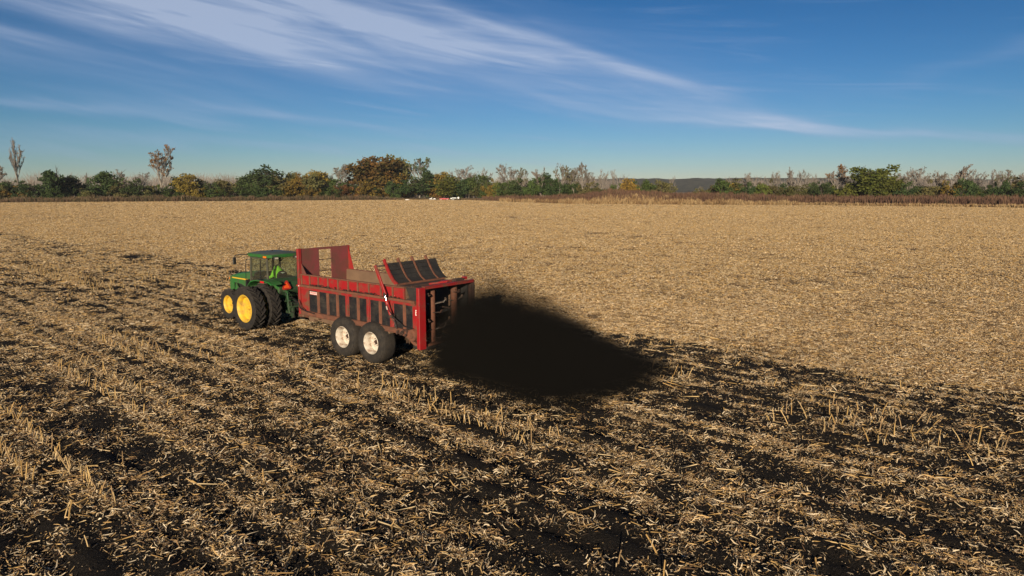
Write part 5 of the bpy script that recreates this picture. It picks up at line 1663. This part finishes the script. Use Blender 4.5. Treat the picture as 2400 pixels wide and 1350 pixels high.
p.tube([(.35, -.66, 1.95), (.35, .66, 1.95)], .035, 6); p.tube([(-.6, -.66, 1.95), (-.6, .66, 1.95)], .035, 6)
p.build('roll_cage', M['black'], ut, True)
p = MB(); p.box(-.55, -.1, -.6, .6, .7, .92); p.box(-.62, -.5, -.6, .6, .9, 1.45); p.build('seat', M['black'], ut, bevel=.03)
p = MB(); p.prism([(-.1, 1.75), (-1.35, .98), (-.7, .98)], 'y', -.66, .66); p.build('canvas_cover', M['white_body'], ut)
for sg in (1, -1):
    for x_ in (1.25, -1.3): small_wheel(ut, x_, sg * .66, .33, .28)
wb = MB()
secs = []
for k in range(9):
    f_ = k / 8; x_ = -1.25 + 2.5 * f_; rr = math.sin(math.pi * (.06 + .88 * f_)) ** .5
    secs.append([(x_, math.cos(a) * .5 * rr, .30 + math.sin(a) * .34 * rr + .03 * math.sin(5 * x_)) for a in [2 * math.pi * q / 12 for q in range(12)]])
wb.loft(secs)
wo_ = wb.build('white_bundle', M['white_body'], None, True)
wo_.location = far_spot(956.5, FE - 6)
tag(wo_, 'low white elongated bundle lying on the straw at the field edge', 'bundle')

# ------------------------------------------------------------------ thrown compost behind the spreader
DL = 7.4
def plume(dist):
    yc = -.24 * dist
    wd = 1.25 + .40 * dist
    hh = 2.55 * (1 - float(sstep(np.array(1.8), np.array(6.8), np.array(dist)))) + .55
    return yc, wd, hh
secs = []
NS, NA = 16, 20
for k in range(NS):
    dist = DL * k / (NS - 1)
    yc, wd, hh = plume(dist)
    f_ = 1.0 if k < NS - 3 else [1.0, .85, .55, .2][k - NS + 4]
    s_ = []
    for q in range(NA):
        a = math.pi * q / (NA - 1)
        s_.append((-2.15 - dist, yc + math.cos(a) * wd * f_ * 1.12, max(.03, math.sin(a) ** .8 * hh * f_ * 1.10)))
    secs.append(s_)
cl_ = MB(); cl_.loft(secs)
m_ = bpy.data.materials.new('compost_dust'); m_.use_nodes = True
t = NT(m_.node_tree); t.n.remove(t.n['Principled BSDF'])
vm = t.node('ShaderNodeVectorMath', operation='SUBTRACT')
t.put(vm.inputs[0], t.node('ShaderNodeNewGeometry').outputs['Position'])
vm.inputs[1].default_value = T.location
vr = t.node('ShaderNodeVectorRotate', rotation_type='Z_AXIS')
t.put(vr.inputs['Vector'], vm.outputs[0]); vr.inputs['Angle'].default_value = -(math.pi / 2 + TR_A)
co = vr.outputs[0]
x_, y_, z_ = t.sep(co)
dist = t.m('SUBTRACT', -2.15, x_)
yc = t.m('MULTIPLY', dist, -.24)
wd = t.m('ADD', t.m('MULTIPLY', dist, .40), 1.25)
hh = t.m('ADD', t.smooth(dist, 1.8, 6.8, 2.55, 0.0), .55)
sx_ = t.node('ShaderNodeMapping'); t.put(sx_.inputs['Vector'], co); sx_.inputs['Scale'].default_value = (.55, 1.1, 1.0)
nz = t.noise(sx_.outputs[0], 1.6, 5, .64, .5)
r2 = t.m('ADD', t.m('POWER', t.m('ABSOLUTE', t.m('DIVIDE', t.m('SUBTRACT', y_, yc), wd)), 2.0), t.m('POWER', t.m('ABSOLUTE', t.m('DIVIDE', z_, hh)), 2.0))
r2 = t.m('ADD', r2, t.m('MULTIPLY', t.m('SUBTRACT', nz, .5), 1.5))
dn = t.m('POWER', t.smooth(r2, .05, 1.22, 1.0, 0.0), 1.5)
dn = t.m('MULTIPLY', dn, t.smooth(t.m('SUBTRACT', dist, t.m('MULTIPLY', z_, .35)), -.8, .9, .06, 1.0))
dn = t.m('MULTIPLY', dn, t.smooth(dist, DL - 2.6, DL - .3, 1.0, 0.0))
dn = t.m('MULTIPLY', dn, t.smooth(nz, .25, .75, .5, 1.4))
pv = t.node('ShaderNodeVolumePrincipled')
pv.inputs['Color'].default_value = (.032, .030, .027, 1)
t.put(pv.inputs['Density'], t.m('MULTIPLY', dn, 5.0))
t.l.new(pv.outputs[0], t.n['Material Output'].inputs['Volume'])
pl = cl_.build('compost_cloud', m_, None)
bm = bmesh.new(); bm.from_mesh(pl.data)
inward = bm.calc_volume(signed=True) < 0
bm.free()
if inward:
    pl.data.flip_normals()
pl.location = T.location; pl.rotation_euler = T.rotation_euler
tag(pl, 'dense black cloud of compost thrown out behind the red spreader', 'compost cloud', kind='stuff')
cd = MB(); r_ = random.Random(21)
for k in range(1500):
    dist = DL * r_.random() ** .8
    yc_, wd_, hh_ = plume(dist)
    a = r_.uniform(0, math.pi); q = r_.random() ** .5 * 1.12
    c_ = Vector((-2.2 - dist, yc_ + math.cos(a) * wd_ * q, max(.04, math.sin(a) * hh_ * q * .95)))
    s_ = .005 + .016 * r_.random() ** 3
    cd.add([c_ + Vector((s_ * r_.uniform(-1.4, 1.4), s_ * r_.uniform(-1, 1), s_ * r_.uniform(-1, 1))) for _ in range(4)], [(0, 1, 2), (0, 2, 3), (0, 3, 1), (1, 3, 2)])
M['clod'] = plain('wet_compost_clod', (.006, .0055, .005), .95, 0, .1)
co_ = cd.build('flying_compost', M['clod'], None)
co_.location = T.location; co_.rotation_euler = T.rotation_euler
tag(co_, 'scattered black compost crumbs flying out of the spreader', 'compost', kind='stuff')

# ------------------------------------------------------------------ the air itself: thin even haze over the whole country
hz = MB(); hz.box(-5200, 5200, -700, 3500, -2.0, 90)
m_ = bpy.data.materials.new('thin_haze'); m_.use_nodes = True
t = NT(m_.node_tree); t.n.remove(t.n['Principled BSDF'])
pv = t.node('ShaderNodeVolumePrincipled')
pv.inputs['Color'].default_value = (.86, .92, 1.0, 1)
pv.inputs['Density'].default_value = 7e-5
t.l.new(pv.outputs[0], t.n['Material Output'].inputs['Volume'])
ho = hz.build('haze', m_, None)
tag(ho, 'thin pale haze in the air over the field', 'haze', kind='stuff')
